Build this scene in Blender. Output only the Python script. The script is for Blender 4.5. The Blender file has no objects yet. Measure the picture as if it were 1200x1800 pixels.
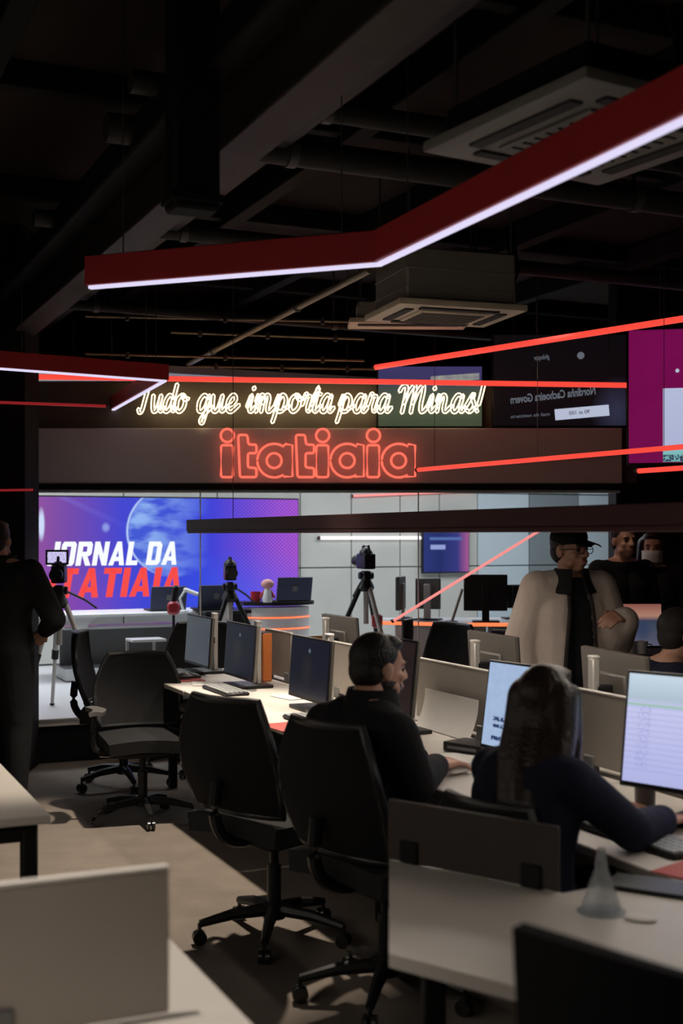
import bpy, bmesh, math, random
from mathutils import Vector, Matrix, Euler
random.seed(7)
scene = bpy.context.scene
COL = scene.collection
R = math.radians
# ---------------------------------------------------------------- camera
FPX, CAMZ, HOR = 2200.0, 1.62, 940.0          # focal length in px of the 1200x1800 frame, eye height, horizon row
cam_d = bpy.data.cameras.new('camera'); cam = bpy.data.objects.new('camera', cam_d); COL.objects.link(cam)
cam.location = (0, 0, CAMZ); cam.rotation_euler = (R(90), 0, 0)
cam_d.sensor_fit = 'VERTICAL'; cam_d.sensor_height = 36.0; cam_d.lens = FPX / 1800 * 36
cam_d.shift_y = (HOR - 900) / 1800
cam_d.clip_start = 0.05; cam_d.clip_end = 200
cam_d.dof.use_dof = True; cam_d.dof.focus_distance = 7.0; cam_d.dof.aperture_fstop = 2.6
scene.camera = cam
# ---------------------------------------------------------------- world, exposure
w = bpy.data.worlds.new('world'); scene.world = w; w.use_nodes = True
w.node_tree.nodes['Background'].inputs[0].default_value = (0.9, 0.85, 0.8, 1)
w.node_tree.nodes['Background'].inputs[1].default_value = 0.008
vs = scene.view_settings
vs.view_transform = 'Standard'; vs.look = 'None'; vs.gamma = 1.0; vs.use_curve_mapping = False; vs.exposure = 0.0

TH = R(24.2); CT, ST = math.cos(TH), math.sin(TH)
def W(u, v, z=0.0):                      # the room's own axes (u across the desks, v along them) to world
    return Vector((CT*u - ST*v, ST*u + CT*v, z))
def at(px, py, d):                       # a point seen at a pixel, d metres ahead
    return Vector(((px-600)/FPX*d, d, CAMZ - (py-HOR)/FPX*d))

def area_light(name, loc, rot, sx, sy, power, color=(1,1,1), spread=180):
    l = bpy.data.lights.new(name, 'AREA'); l.shape = 'RECTANGLE'; l.size = sx; l.size_y = sy
    l.energy = power; l.color = color; l.spread = R(spread)
    o = bpy.data.objects.new(name, l); COL.objects.link(o); o.location = loc; o.rotation_euler = rot
    return o
def spot_light(name, loc, target, power, angle, blend, color, radius):
    l = bpy.data.lights.new(name, 'SPOT'); l.energy = power; l.spot_size = R(angle); l.spot_blend = blend
    l.color = color; l.shadow_soft_size = radius
    o = bpy.data.objects.new(name, l); COL.objects.link(o); o.location = loc
    o.rotation_euler = (Vector(target)-Vector(loc)).to_track_quat('-Z', 'Y').to_euler()
    return o
# the studio's own ceiling panels behind the header; the last one is added
area_light('studio_panel_light', W(3.4, 10.9, 2.75), (0, 0, TH), 4.5, 1.2, 58, (0.9, 0.96, 1.0))
area_light('studio_panel_light', W(7.0, 10.9, 2.75), (0, 0, TH), 4.0, 1.2, 60, (0.9, 0.96, 1.0))
area_light('studio_panel_light', W(1.9, 11.05, 2.75), (0, 0, TH), 1.4, 1.0, 45, (0.9, 0.96, 1.0))  # extra panel added to brighten the end of the platform
# ceiling spot lighting the aisle, then added fill spots without fixtures
spot_light('aisle_spot', W(2.35, 6.0, 3.45), W(1.15, 5.8, 0), 620, 62, 0.3, (1.0, 0.86, 0.70), 0.05)
spot_light('aisle_spot', W(0.15, 2.3, 3.45), W(-0.05, 2.3, 0), 230, 54, 0.6, (1.0, 0.90, 0.80), 0.05)  # unseen fill, added to brighten the near corner desk
spot_light('face_fill_spot', (1.1, 7.9, 3.3), (2.1, 8.8, 1.35), 40, 40, 0.5, (1.0, 0.82, 0.66), 0.05)  # unseen fill, added to brighten the faces by the black wall

# ---------------------------------------------------------------- materials
MATS = {}
def nmat(name):
    m = bpy.data.materials.new(name); m.use_nodes = True
    MATS[name] = m
    return m, m.node_tree.nodes, m.node_tree.links, m.node_tree.nodes['Principled BSDF']
def mat(name, col, rough=0.5, metal=0.0, var=0.12, scale=8.0, bump=0.0, bscale=None, spec=0.5, coat=0.0):
    m, N, L, p = nmat(name)
    tc = N.new('ShaderNodeTexCoord'); nz = N.new('ShaderNodeTexNoise')
    nz.inputs['Scale'].default_value = scale; nz.inputs['Detail'].default_value = 4
    L.new(tc.outputs['Object'], nz.inputs['Vector'])
    mx = N.new('ShaderNodeMix'); mx.data_type = 'RGBA'
    lo = [max(0, c*(1-var)) for c in col]; hi = [min(1, c*(1+var)) for c in col]
    mx.inputs[6].default_value = (*lo, 1); mx.inputs[7].default_value = (*hi, 1)
    L.new(nz.outputs['Fac'], mx.inputs[0]); L.new(mx.outputs[2], p.inputs['Base Color'])
    p.inputs['Roughness'].default_value = rough; p.inputs['Metallic'].default_value = metal
    p.inputs['Specular IOR Level'].default_value = spec; p.inputs['Coat Weight'].default_value = coat
    if bump:
        n2 = N.new('ShaderNodeTexNoise'); n2.inputs['Scale'].default_value = bscale or scale*10
        L.new(tc.outputs['Object'], n2.inputs['Vector'])
        b = N.new('ShaderNodeBump'); b.inputs['Strength'].default_value = bump; b.inputs['Distance'].default_value = 0.01
        L.new(n2.outputs['Fac'], b.inputs['Height']); L.new(b.outputs['Normal'], p.inputs['Normal'])
    return m
def emit(name, col, strength, base=(0.02, 0.02, 0.02)):
    m, N, L, p = nmat(name)
    p.inputs['Base Color'].default_value = (*base, 1)
    p.inputs['Emission Color'].default_value = (*col, 1); p.inputs['Emission Strength'].default_value = strength
    p.inputs['Roughness'].default_value = 0.4
    return m
def srgb(*c):
    return tuple(((x/255)/12.92 if x/255 <= 0.04045 else ((x/255+0.055)/1.055)**2.4) for x in c)

mat('carpet', (0.20, 0.17, 0.145), 0.95, var=0.25, scale=5, bump=0.4, bscale=160, spec=0.1)
mat('ceiling_paint', (0.030, 0.022, 0.020), 0.9, var=0.5, scale=1.2, bump=0.2, bscale=20, spec=0.12)
mat('beam_black', (0.010, 0.009, 0.009), 0.7, spec=0.12)
mat('pipe_grey', (0.030, 0.028, 0.027), 0.5, var=0.3, spec=0.12)
mat('duct_metal', (0.045, 0.038, 0.035), 0.5, 0.0, var=0.3, bump=0.1, spec=0.12)
mat('black_wall', (0.010, 0.0085, 0.0085), 0.75, var=0.3, scale=2, spec=0.12)
mat('fascia_dark', (0.11, 0.093, 0.07), 0.55, var=0.2, scale=3)
mat('fascia_grey', (0.60, 0.59, 0.58), 0.55, var=0.08, scale=2)
mat('studio_wall', (0.50, 0.50, 0.465), 0.6, var=0.14, scale=2.4, bump=0.1, bscale=30)
mat('studio_blue_wall', (0.50, 0.58, 0.63), 0.55, var=0.06, scale=2)
mat('studio_grey_wall', (0.20, 0.235, 0.25), 0.6, var=0.08, scale=2)
mat('studio_white', (0.62, 0.63, 0.64), 0.35, var=0.04)
mat('platform_riser', (0.012, 0.012, 0.013), 0.6, spec=0.12)
mat('desk_white', (0.52, 0.485, 0.44), 0.42, var=0.03, scale=3, bump=0.02)
mat('panel_beige', (0.34, 0.305, 0.27), 0.7, var=0.05, scale=4, bump=0.05, bscale=200)
mat('panel_dark', (0.055, 0.046, 0.042), 0.55, var=0.1, spec=0.12)
mat('edge_white', (0.60, 0.57, 0.53), 0.5, var=0.04)
mat('leg_black', (0.012, 0.012, 0.012), 0.45, spec=0.12)
mat('chair_mesh', (0.010, 0.010, 0.011), 0.8, var=0.2, bump=0.4, bscale=220, spec=0.12)
mat('chair_seat', (0.020, 0.020, 0.021), 0.85, var=0.2, bump=0.3, bscale=150, spec=0.12)
mat('chair_plastic', (0.014, 0.014, 0.015), 0.35, spec=0.25)
mat('armrest_grey', (0.11, 0.105, 0.10), 0.4)
mat('caster', (0.02, 0.02, 0.02), 0.25)
mat('chrome', (0.55, 0.53, 0.5), 0.25, 1.0)
mat('monitor_black', (0.014, 0.014, 0.016), 0.35, spec=0.25)
mat('monitor_back', (0.10, 0.088, 0.075), 0.45, var=0.1)
mat('pole_silver', (0.46, 0.44, 0.41), 0.4, 0.3)
mat('red_lamp', (0.42, 0.028, 0.032), 0.45, var=0.05)
mat('lamp_dark', (0.085, 0.040, 0.040), 0.5, var=0.1, spec=0.12)
mat('ac_warm_lit', (0.75, 0.63, 0.47), 0.5, var=0.04)  # warm light from below put into the face colour
mat('ac_white', (0.36, 0.335, 0.31), 0.5, var=0.04)
mat('ac_box', (0.30, 0.27, 0.235), 0.55, 0.2, var=0.1)
mat('ac_dim_reflected', (0.20, 0.19, 0.18), 0.55, var=0.05)  # dimmed tone for the air conditioner that is only a reflection
mat('ac_slot', (0.02, 0.02, 0.02), 0.7)
mat('wire', (0.05, 0.05, 0.05), 0.5)
mat('conduit', (0.24, 0.20, 0.13), 0.45, 0.4)
mat('red_pad', (0.36, 0.045, 0.035), 0.7)
mat('black_item', (0.012, 0.012, 0.013), 0.4, spec=0.25)
mat('grey_item', (0.13, 0.13, 0.13), 0.45)
mat('key_grey', (0.30, 0.32, 0.32), 0.5)
mat('paper', (0.62, 0.6, 0.57), 0.7)
mat('orange_box', (0.62, 0.17, 0.035), 0.5)
mat('wicker', (0.30, 0.15, 0.05), 0.7, var=0.4, scale=40, bump=0.5, bscale=60)
mat('red_plastic', (0.35, 0.015, 0.025), 0.35)
mat('pink_item', (0.62, 0.30, 0.28), 0.6)
mat('navy_item', (0.03, 0.04, 0.09), 0.5)
mat('skin', (0.40, 0.21, 0.14), 0.5, var=0.08, scale=20)
mat('skin_tan', (0.33, 0.165, 0.105), 0.5, var=0.08, scale=20)
mat('hair_black', (0.010, 0.008, 0.008), 0.45, var=0.4, scale=60, bump=0.5, bscale=120, spec=0.25)
mat('hair_brown', (0.016, 0.009, 0.006), 0.38, var=0.5, scale=50, bump=0.4, bscale=90, spec=0.25)
mat('hair_grey', (0.022, 0.019, 0.017), 0.6, var=0.4, scale=60, spec=0.12)
mat('cloth_black', (0.010, 0.010, 0.011), 0.85, var=0.3, scale=12, bump=0.3, bscale=25, spec=0.12)
mat('cloth_navy', (0.011, 0.012, 0.025), 0.85, var=0.3, scale=12, bump=0.3, bscale=25, spec=0.12)
mat('jacket_beige', (0.42, 0.345, 0.295), 0.85, var=0.15, scale=7, bump=0.5, bscale=14)
mat('collar_dark', (0.03, 0.025, 0.024), 0.8, spec=0.12)
mat('cloth_white', (0.6, 0.58, 0.56), 0.8)
mat('lips', (0.28, 0.10, 0.08), 0.5)
mat('eye_dark', (0.02, 0.015, 0.012), 0.15)
mat('green_item', (0.03, 0.10, 0.05), 0.6)
emit('led_white', (0.80, 0.74, 1.0), 0.95)
emit('led_bench', (1.0, 0.90, 0.78), 34.0)
emit('led_fill', (1.0, 0.88, 0.75), 7.0)  # for the added fill lamp behind the viewer
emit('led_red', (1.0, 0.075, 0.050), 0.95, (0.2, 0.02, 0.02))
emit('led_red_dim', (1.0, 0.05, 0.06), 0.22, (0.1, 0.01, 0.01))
emit('led_orange', (1.0, 0.20, 0.07), 1.3, (0.2, 0.05, 0.02))
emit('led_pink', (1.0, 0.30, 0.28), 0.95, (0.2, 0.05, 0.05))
emit('led_cool', (1.0, 0.97, 0.98), 1.4)
emit('neon_yellow', (1.0, 0.74, 0.42), 3.4)
emit('neon_red', (1.0, 0.14, 0.09), 1.35)
emit('letter_white', (0.92, 0.95, 1.0), 1.0)
emit('letter_red', (1.0, 0.055, 0.045), 0.9)
emit('tv_text', (0.55, 0.62, 0.75), 0.20)
emit('tv_white', (0.60, 0.66, 0.85), 0.75)
emit('tv_text_dark', (0.05, 0.06, 0.09), 0.12)

def glass_mat():
    m = bpy.data.materials.new('clear_glass'); m.use_nodes = True; N = m.node_tree.nodes; L = m.node_tree.links
    N.clear(); o = N.new('ShaderNodeOutputMaterial'); t = N.new('ShaderNodeBsdfTransparent'); L.new(t.outputs[0], o.inputs[0])
    MATS['clear_glass'] = m
    m, N, L, p = nmat('tinted_glass')
    p.inputs['Base Color'].default_value = (0.6, 0.66, 0.7, 1); p.inputs['Roughness'].default_value = 0.2; p.inputs['Alpha'].default_value = 0.35
    p.inputs['Transmission Weight'].default_value = 0.7; p.inputs['IOR'].default_value = 1.45
glass_mat()

class NT:                                  # small node-tree helper for the screens
    def __init__(s, name):
        s.m, s.N, s.L, s.p = nmat(name)
        s.tc = s.N.new('ShaderNodeTexCoord'); s.sep = s.N.new('ShaderNodeSeparateXYZ')
        s.L.new(s.tc.outputs['Generated'], s.sep.inputs[0])
        s.x, s.y, s.z = s.sep.outputs[0], s.sep.outputs[1], s.sep.outputs[2]
    def math(s, op, a, b=0.0, clamp=False):
        n = s.N.new('ShaderNodeMath'); n.operation = op; n.use_clamp = clamp
        for i, v in enumerate((a, b)):
            if isinstance(v, (int, float)): n.inputs[i].default_value = v
            else: s.L.new(v, n.inputs[i])
        return n.outputs[0]
    def ramp(s, f, stops):
        n = s.N.new('ShaderNodeValToRGB'); e = n.color_ramp.elements
        while len(e) < len(stops): e.new(0.5)
        for k, (pos, c) in enumerate(stops): e[k].position = pos; e[k].color = (*c, 1) if len(c) == 3 else c
        s.L.new(f, n.inputs[0]); return n.outputs[0]
    def mix(s, f, a, b, blend='MIX'):
        n = s.N.new('ShaderNodeMix'); n.data_type = 'RGBA'; n.blend_type = blend
        for i, v in ((0, f), (6, a), (7, b)):
            if isinstance(v, (int, float)): n.inputs[i].default_value = v
            elif isinstance(v, tuple): n.inputs[i].default_value = (*v, 1)
            else: s.L.new(v, n.inputs[i])
        return n.outputs[2]
    def noise(s, scale, detail=3):
        n = s.N.new('ShaderNodeTexNoise'); n.inputs['Scale'].default_value = scale; n.inputs['Detail'].default_value = detail
        s.L.new(s.tc.outputs['Generated'], n.inputs['Vector']); return n.outputs['Fac']
    def disc(s, cx, cz, r, ax=1.0, soft=0.02):       # soft-edged ellipse in x,z of the panel
        dx = s.math('MULTIPLY', s.math('SUBTRACT', s.x, cx), ax); dz = s.math('SUBTRACT', s.z, cz)
        d = s.math('SQRT', s.math('ADD', s.math('MULTIPLY', dx, dx), s.math('MULTIPLY', dz, dz)))
        return s.math('DIVIDE', s.math('SUBTRACT', r, d), soft, True)
    def band(s, v, a, b, soft=0.01):
        return s.math('MULTIPLY', s.math('DIVIDE', s.math('SUBTRACT', v, a), soft, True), s.math('DIVIDE', s.math('SUBTRACT', b, v), soft, True))
    def out(s, col, strength, rough=0.25):
        s.p.inputs['Base Color'].default_value = (0.01, 0.01, 0.012, 1); s.p.inputs['Roughness'].default_value = rough
        s.p.inputs['Specular IOR Level'].default_value = 0.25; s.L.new(col, s.p.inputs['Emission Color']); s.p.inputs['Emission Strength'].default_value = strength
        return s.m

def screens():
    # video wall: purple to blue, a pale globe, light streaks, fine magenta dots on one side
    t = NT('video_wall')
    base = t.ramp(t.x, [(0.0, srgb(150, 78, 150)), (0.16, srgb(112, 68, 168)), (0.34, srgb(62, 66, 205)), (0.62, srgb(50, 62, 215)), (0.80, srgb(84, 62, 205)), (1.0, srgb(142, 66, 190))])
    low = t.mix(t.math('MULTIPLY', t.math('SUBTRACT', 0.45, t.z), 1.2, True), base, srgb(150, 60, 175))
    side = t.math('MULTIPLY', t.math('SUBTRACT', 0.42, t.x), 3.0, True)
    base = t.mix(side, base, low)
    cloud = t.noise(9, 5)
    globe = t.disc(0.535, 0.70, 0.42, 2.35, 0.03)
    gcol = t.mix(t.math('MULTIPLY', t.math('SUBTRACT', cloud, 0.38), 5, True), srgb(62, 88, 212), srgb(150, 190, 245))
    fade = t.math('MULTIPLY', globe, t.math('MULTIPLY', t.math('SUBTRACT', 0.66, t.x), 4.0, True))
    base = t.mix(t.math('MULTIPLY', fade, 0.85), base, gcol)
    rim = t.math('SUBTRACT', t.disc(0.535, 0.70, 0.425, 2.35, 0.012), t.disc(0.535, 0.70, 0.410, 2.35, 0.012))
    rim = t.math('MULTIPLY', rim, t.math('MULTIPLY', t.math('SUBTRACT', 0.50, t.x), 9, True))
    base = t.mix(t.math('MULTIPLY', rim, 0.9, True), base, srgb(190, 215, 250))
    ray = t.math('ADD', t.math('MULTIPLY', t.x, 1.15), t.z)
    streak = t.math('MULTIPLY', t.band(ray, 1.12, 1.19, 0.05), t.math('MULTIPLY', t.math('SUBTRACT', 0.4, t.x), 4, True))
    base = t.mix(t.math('MULTIPLY', streak, 0.45), base, srgb(130, 130, 235))
    f1 = t.disc(0.065, 0.76, 0.16, 12.0, 0.08); base = t.mix(t.math('MULTIPLY', f1, 0.95), base, srgb(205, 222, 250))
    f2 = t.disc(0.285, 0.735, 0.05, 3.0, 0.03); base = t.mix(t.math('MULTIPLY', f2, 0.55), base, srgb(170, 190, 250))
    dots = t.math('MULTIPLY', t.math('SINE', t.math('MULTIPLY', t.x, 420)), t.math('SINE', t.math('MULTIPLY', t.z, 190)))
    dfac = t.math('MULTIPLY', t.math('MULTIPLY', t.math('SUBTRACT', t.x, 0.68), 4, True), t.math('GREATER_THAN', dots, 0.15))
    base = t.mix(t.math('MULTIPLY', dfac, 0.55), base, srgb(205, 110, 225))
    bl = t.math('MULTIPLY', t.math('MULTIPLY', t.disc(0.80, 0.12, 0.45, 1.2, 0.4), 0.45), 1.0)
    base = t.mix(bl, base, srgb(40, 92, 240))
    t.out(base, 1.0)
    # desk screens
    t = NT('screen_navy'); c = t.mix(t.math('MULTIPLY', t.disc(0.45, 0.45, 0.34, 1.8, 0.3), t.noise(4), True), srgb(18, 22, 38), srgb(50, 48, 44))
    c = t.mix(t.disc(0.5, 0.8, 0.05, 1.2, 0.04), c, srgb(110, 120, 140)); t.out(c, 0.85)
    t = NT('screen_slate'); c = t.mix(t.noise(3), srgb(58, 64, 74), srgb(72, 78, 88)); t.out(c, 0.8)
    t = NT('screen_sheet')
    c = t.ramp(t.z, [(0.0, srgb(176, 180, 226)), (0.7, srgb(196, 198, 236)), (0.78, srgb(172, 190, 205)), (1.0, srgb(196, 214, 228))])
    ln = t.math('GREATER_THAN', t.math('SINE', t.math('MULTIPLY', t.z, 120)), 0.86)
    c = t.mix(t.math('MULTIPLY', ln, t.math('MULTIPLY', t.band(t.z, 0.08, 0.74), 0.35)), c, srgb(132, 140, 210))
    tx = t.math('MULTIPLY', t.band(t.x, 0.07, 0.16), t.math('GREATER_THAN', t.noise(70), 0.55))
    c = t.mix(t.math('MULTIPLY', tx, t.math('MULTIPLY', t.band(t.z, 0.12, 0.72), 0.35)), c, srgb(96, 96, 170))
    c = t.mix(t.band(t.z, 0.70, 0.73), c, srgb(150, 190, 170)); t.out(c, 1.0)
    t = NT('screen_page')
    c = t.mix(t.noise(12), srgb(150, 172, 206), srgb(172, 192, 222))
    for (z0, z1, x1) in ((0.30, 0.36, 0.55), (0.22, 0.27, 0.40), (0.07, 0.13, 0.5)):
        tx = t.math('MULTIPLY', t.math('MULTIPLY', t.band(t.z, z0, z1), t.band(t.x, 0.12, x1)), t.math('GREATER_THAN', t.noise(34), 0.44))
        c = t.mix(tx, c, srgb(40, 58, 100))
    t.out(c, 1.0)
    t = NT('screen_warm'); c = t.mix(t.noise(5), srgb(62, 44, 42), srgb(36, 30, 34)); t.out(c, 0.55)
    # tv screens; those by the header are glass reflections built as displays
    t = NT('reflected_tv_green'); c = t.ramp(t.z, [(0.0, srgb(58, 68, 50)), (0.45, srgb(58, 70, 54)), (0.64, srgb(56, 66, 62)), (0.74, srgb(46, 46, 84)), (1.0, srgb(54, 50, 92))])
    wv = t.math('MULTIPLY', t.band(t.math('ADD', t.z, t.math('MULTIPLY', t.x, -0.12)), 0.66, 0.78), t.band(t.x, 0.5, 0.98))
    c = t.mix(t.math('MULTIPLY', t.math('MULTIPLY', wv, t.noise(14)), 1.4, True), c, srgb(150, 150, 140)); t.out(c, 1.15, 0.6)
    t = NT('reflected_tv_black'); c = t.mix(t.math('MULTIPLY', t.disc(0.93, 0.15, 0.4, 2.0, 0.4), 0.9), srgb(12, 10, 13), srgb(52, 54, 78)); t.out(c, 0.9, 0.6)
    t = NT('reflected_tv_magenta'); c = t.mix(t.noise(3), srgb(100, 8, 66), srgb(122, 14, 78))
    ln = t.math('GREATER_THAN', t.math('SINE', t.math('MULTIPLY', t.z, 160)), 0.8); c = t.mix(t.math('MULTIPLY', ln, 0.25), c, srgb(84, 10, 80)); t.out(c, 1.0)
    t = NT('reflected_tv_page')
    c = t.ramp(t.z, [(0.0, srgb(110, 175, 175)), (0.14, srgb(130, 190, 190)), (0.2, srgb(176, 182, 214)), (1.0, srgb(182, 190, 220))])
    tx = t.math('MULTIPLY', t.math('MULTIPLY', t.band(t.x, 0.34, 0.9), t.math('GREATER_THAN', t.math('SINE', t.math('MULTIPLY', t.z, 60)), 0.2)), t.math('GREATER_THAN', t.noise(30), 0.45))
    c = t.mix(t.math('MULTIPLY', tx, t.band(t.z, 0.35, 0.72)), c, srgb(60, 64, 120))
    c = t.mix(t.math('MULTIPLY', t.band(t.z, 0.0, 0.1), t.math('GREATER_THAN', t.noise(28), 0.48)), c, srgb(50, 60, 84)); t.out(c, 0.95)
    t = NT('tv_blue')
    c = t.ramp(t.x, [(0.0, srgb(40, 52, 120)), (0.35, srgb(30, 42, 104)), (0.75, srgb(52, 56, 130)), (1.0, srgb(170, 90, 150))])
    c = t.mix(t.math('MULTIPLY', t.band(t.z, 0.72, 1.05, 0.2), t.band(t.x, 0.68, 0.98, 0.05)), c, srgb(110, 170, 220))
    c = t.mix(t.math('MULTIPLY', t.band(t.z, 0.54, 0.60), t.band(t.x, 0.12, 0.85)), c, srgb(84, 110, 175))
    c = t.mix(t.math('MULTIPLY', t.band(t.z, 0.38, 0.47), t.band(t.x, 0.14, 0.48)), c, srgb(150, 165, 220)); t.out(c, 0.9)
    t = NT('tv_orange')
    c = t.ramp(t.z, [(0.0, srgb(96, 98, 116)), (0.6, srgb(60, 72, 96)), (0.72, srgb(190, 140, 120)), (1.0, srgb(150, 90, 80))])
    c = t.mix(t.math('MULTIPLY', t.disc(0.5, 0.35, 0.3, 1.2, 0.2), 0.5), c, srgb(40, 60, 100)); t.out(c, 0.75)
    t = NT('viewfinder'); c = t.mix(t.math('GREATER_THAN', t.noise(16), 0.5), srgb(170, 150, 215), srgb(225, 225, 250)); t.out(c, 1.0)
screens()
M = MATS
# ---------------------------------------------------------------- mesh tools
class MB:
    def __init__(s): s.bm = bmesh.new()
    def _add(s, tmp, M4=None):
        if M4 is not None: tmp.transform(M4)
        me = bpy.data.meshes.new('tmp'); tmp.to_mesh(me); tmp.free(); s.bm.from_mesh(me); bpy.data.meshes.remove(me)
    def box(s, c, size, bev=0.004, rot=None, seg=1):
        t = bmesh.new(); bmesh.ops.create_cube(t, size=1)
        for v in t.verts: v.co = Vector((v.co.x*size[0], v.co.y*size[1], v.co.z*size[2]))
        if bev: bmesh.ops.bevel(t, geom=list(t.edges), offset=min(bev, min(size)*0.45), segments=seg, affect='EDGES', profile=0.7)
        m = Matrix.Translation(Vector(c))
        if rot: m = m @ Euler(rot).to_matrix().to_4x4()
        s._add(t, m); return s
    def cyl(s, a, b, r0, r1=None, n=16, cap=True):
        a, b = Vector(a), Vector(b); r1 = r0 if r1 is None else r1
        t = bmesh.new(); d = b-a
        bmesh.ops.create_cone(t, cap_ends=cap, cap_tris=False, segments=n, radius1=max(r0, 1e-5), radius2=max(r1, 1e-5), depth=d.length)
        q = d.to_track_quat('Z', 'Y').to_matrix().to_4x4()
        s._add(t, Matrix.Translation((a+b)/2) @ q); return s
    def sph(s, c, r, n=16, rot=None):
        r = (r, r, r) if isinstance(r, (int, float)) else r
        t = bmesh.new(); bmesh.ops.create_uvsphere(t, u_segments=n, v_segments=max(6, n*2//3), radius=1)
        m = Matrix.Translation(Vector(c))
        if rot: m = m @ Euler(rot).to_matrix().to_4x4()
        s._add(t, m @ Matrix.Diagonal((*r, 1))); return s
    def cap(s, a, ra, b, rb, n=14):
        s.sph(a, ra, n); s.sph(b, rb, n)
        if (Vector(b)-Vector(a)).length > 1e-4: s.cyl(a, b, ra, rb, n)
        return s
    def tube(s, pts, r, n=8, closed=False):
        pts = [Vector(p) for p in pts]; k = len(pts); rings = []; up = None
        for i, p in enumerate(pts):
            if closed: d = pts[(i+1) % k]-pts[i-1]
            else: d = pts[min(i+1, k-1)]-pts[max(i-1, 0)]
            d.normalize()
            if up is None: up = Vector((0, 0, 1)) if abs(d.z) < 0.9 else Vector((0, 1, 0))
            x = d.cross(up); 
            if x.length < 1e-6: x = d.orthogonal()
            x.normalize(); y = d.cross(x); up = -y if False else up
            rr = r[i] if isinstance(r, (list, tuple)) else r
            rings.append([s.bm.verts.new(p + x*(rr*math.cos(2*math.pi*j/n)) + y*(rr*math.sin(2*math.pi*j/n))) for j in range(n)])
        for i in range(k if closed else k-1):
            A, B = rings[i], rings[(i+1) % k]
            for j in range(n): s.bm.faces.new((A[j], A[(j+1) % n], B[(j+1) % n], B[j]))
        if not closed:
            s.bm.faces.new(rings[0][::-1]); s.bm.faces.new(rings[-1])
        return s
    def lathe(s, prof, c=(0, 0, 0), n=20, ax=1.0, ay=1.0):
        c = Vector(c); rings = []
        for (r, z) in prof:
            rings.append([s.bm.verts.new(c+Vector((ax*r*math.cos(2*math.pi*j/n), ay*r*math.sin(2*math.pi*j/n), z))) for j in range(n)])
        for A, B in zip(rings, rings[1:]):
            for j in range(n): s.bm.faces.new((A[j], A[(j+1) % n], B[(j+1) % n], B[j]))
        s.bm.faces.new(rings[0][::-1]); s.bm.faces.new(rings[-1]); return s
    def prism(s, poly, z0, z1):               # polygon in xy, extruded in z
        a = [s.bm.verts.new((x, y, z0)) for x, y in poly]; b = [s.bm.verts.new((x, y, z1)) for x, y in poly]
        k = len(poly); s.bm.faces.new(a[::-1]); s.bm.faces.new(b)
        for i in range(k): s.bm.faces.new((a[i], a[(i+1) % k], b[(i+1) % k], b[i]))
        return s
    def slab(s, f, nu, nv, th):               # curved sheet of a given thickness; f(a, b) -> point
        g = [[Vector(f(i/nu, j/nv)) for j in range(nv+1)] for i in range(nu+1)]
        def nrm(i, j):
            a = g[min(i+1, nu)][j]-g[max(i-1, 0)][j]; b = g[i][min(j+1, nv)]-g[i][max(j-1, 0)]
            n = a.cross(b); n.normalize(); return n
        A = [[s.bm.verts.new(g[i][j]+nrm(i, j)*th/2) for j in range(nv+1)] for i in range(nu+1)]
        B = [[s.bm.verts.new(g[i][j]-nrm(i, j)*th/2) for j in range(nv+1)] for i in range(nu+1)]
        for i in range(nu):
            for j in range(nv):
                s.bm.faces.new((A[i][j], A[i+1][j], A[i+1][j+1], A[i][j+1])); s.bm.faces.new((B[i][j], B[i][j+1], B[i+1][j+1], B[i+1][j]))
        for i in range(nu):
            s.bm.faces.new((A[i][0], B[i][0], B[i+1][0], A[i+1][0])); s.bm.faces.new((A[i][nv], A[i+1][nv], B[i+1][nv], B[i][nv]))
        for j in range(nv):
            s.bm.faces.new((A[0][j], A[0][j+1], B[0][j+1], B[0][j])); s.bm.faces.new((A[nu][j], B[nu][j], B[nu][j+1], A[nu][j+1]))
        return s
    def build(s, name, m, parent=None, loc=None, rz=0.0, smooth=True, rot=None):
        bmesh.ops.recalc_face_normals(s.bm, faces=list(s.bm.faces))
        me = bpy.data.meshes.new(name); s.bm.to_mesh(me); s.bm.free()
        me.materials.append(M[m] if isinstance(m, str) else m)
        if smooth:
            me.shade_smooth()
            try: me.set_sharp_from_angle(angle=R(38))
            except Exception: pass
        o = bpy.data.objects.new(name, me); COL.objects.link(o)
        if loc is not None: o.location = loc
        o.rotation_euler = rot if rot is not None else (0, 0, rz)
        if parent: o.parent = parent
        return o
def tag(o, label=None, cat=None, group=None, kind=None):
    for k, v in (('label', label), ('category', cat), ('group', group), ('kind', kind)):
        if v: o[k] = v
    return o
def thing(name, label, cat, loc=(0, 0, 0), rz=0.0, group=None):
    o = bpy.data.objects.new(name, None); o.empty_display_size = 0.1; COL.objects.link(o)
    o.location = loc; o.rotation_euler = (0, 0, rz)
    return tag(o, label, cat, group)
def copy_tree(o, parent=None):
    c = o.copy(); COL.objects.link(c); c.parent = parent
    for ch in [x for x in bpy.data.objects if x.parent == o]: copy_tree(ch, c)
    return c
def place(o, loc, rz, label=None, group=None):
    o.location = loc; o.rotation_euler = (0, 0, rz)
    if label: o['label'] = label
    if group: o['group'] = group
    return o
def catmull(pts, n=6, closed=False):
    pts = [Vector(p) for p in pts]; k = len(pts); out = []
    for i in range(k if closed else k-1):
        p0 = pts[(i-1) % k] if closed or i > 0 else pts[0]; p1 = pts[i]; p2 = pts[(i+1) % k]
        p3 = pts[(i+2) % k] if closed or i+2 < k else pts[-1]
        for j in range(n):
            t = j/n
            out.append(0.5*((2*p1)+(p2-p0)*t+(2*p0-5*p1+4*p2-p3)*t*t+(3*p1-p0-3*p2+p3)*t**3))
    if not closed: out.append(pts[-1])
    return out
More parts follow.
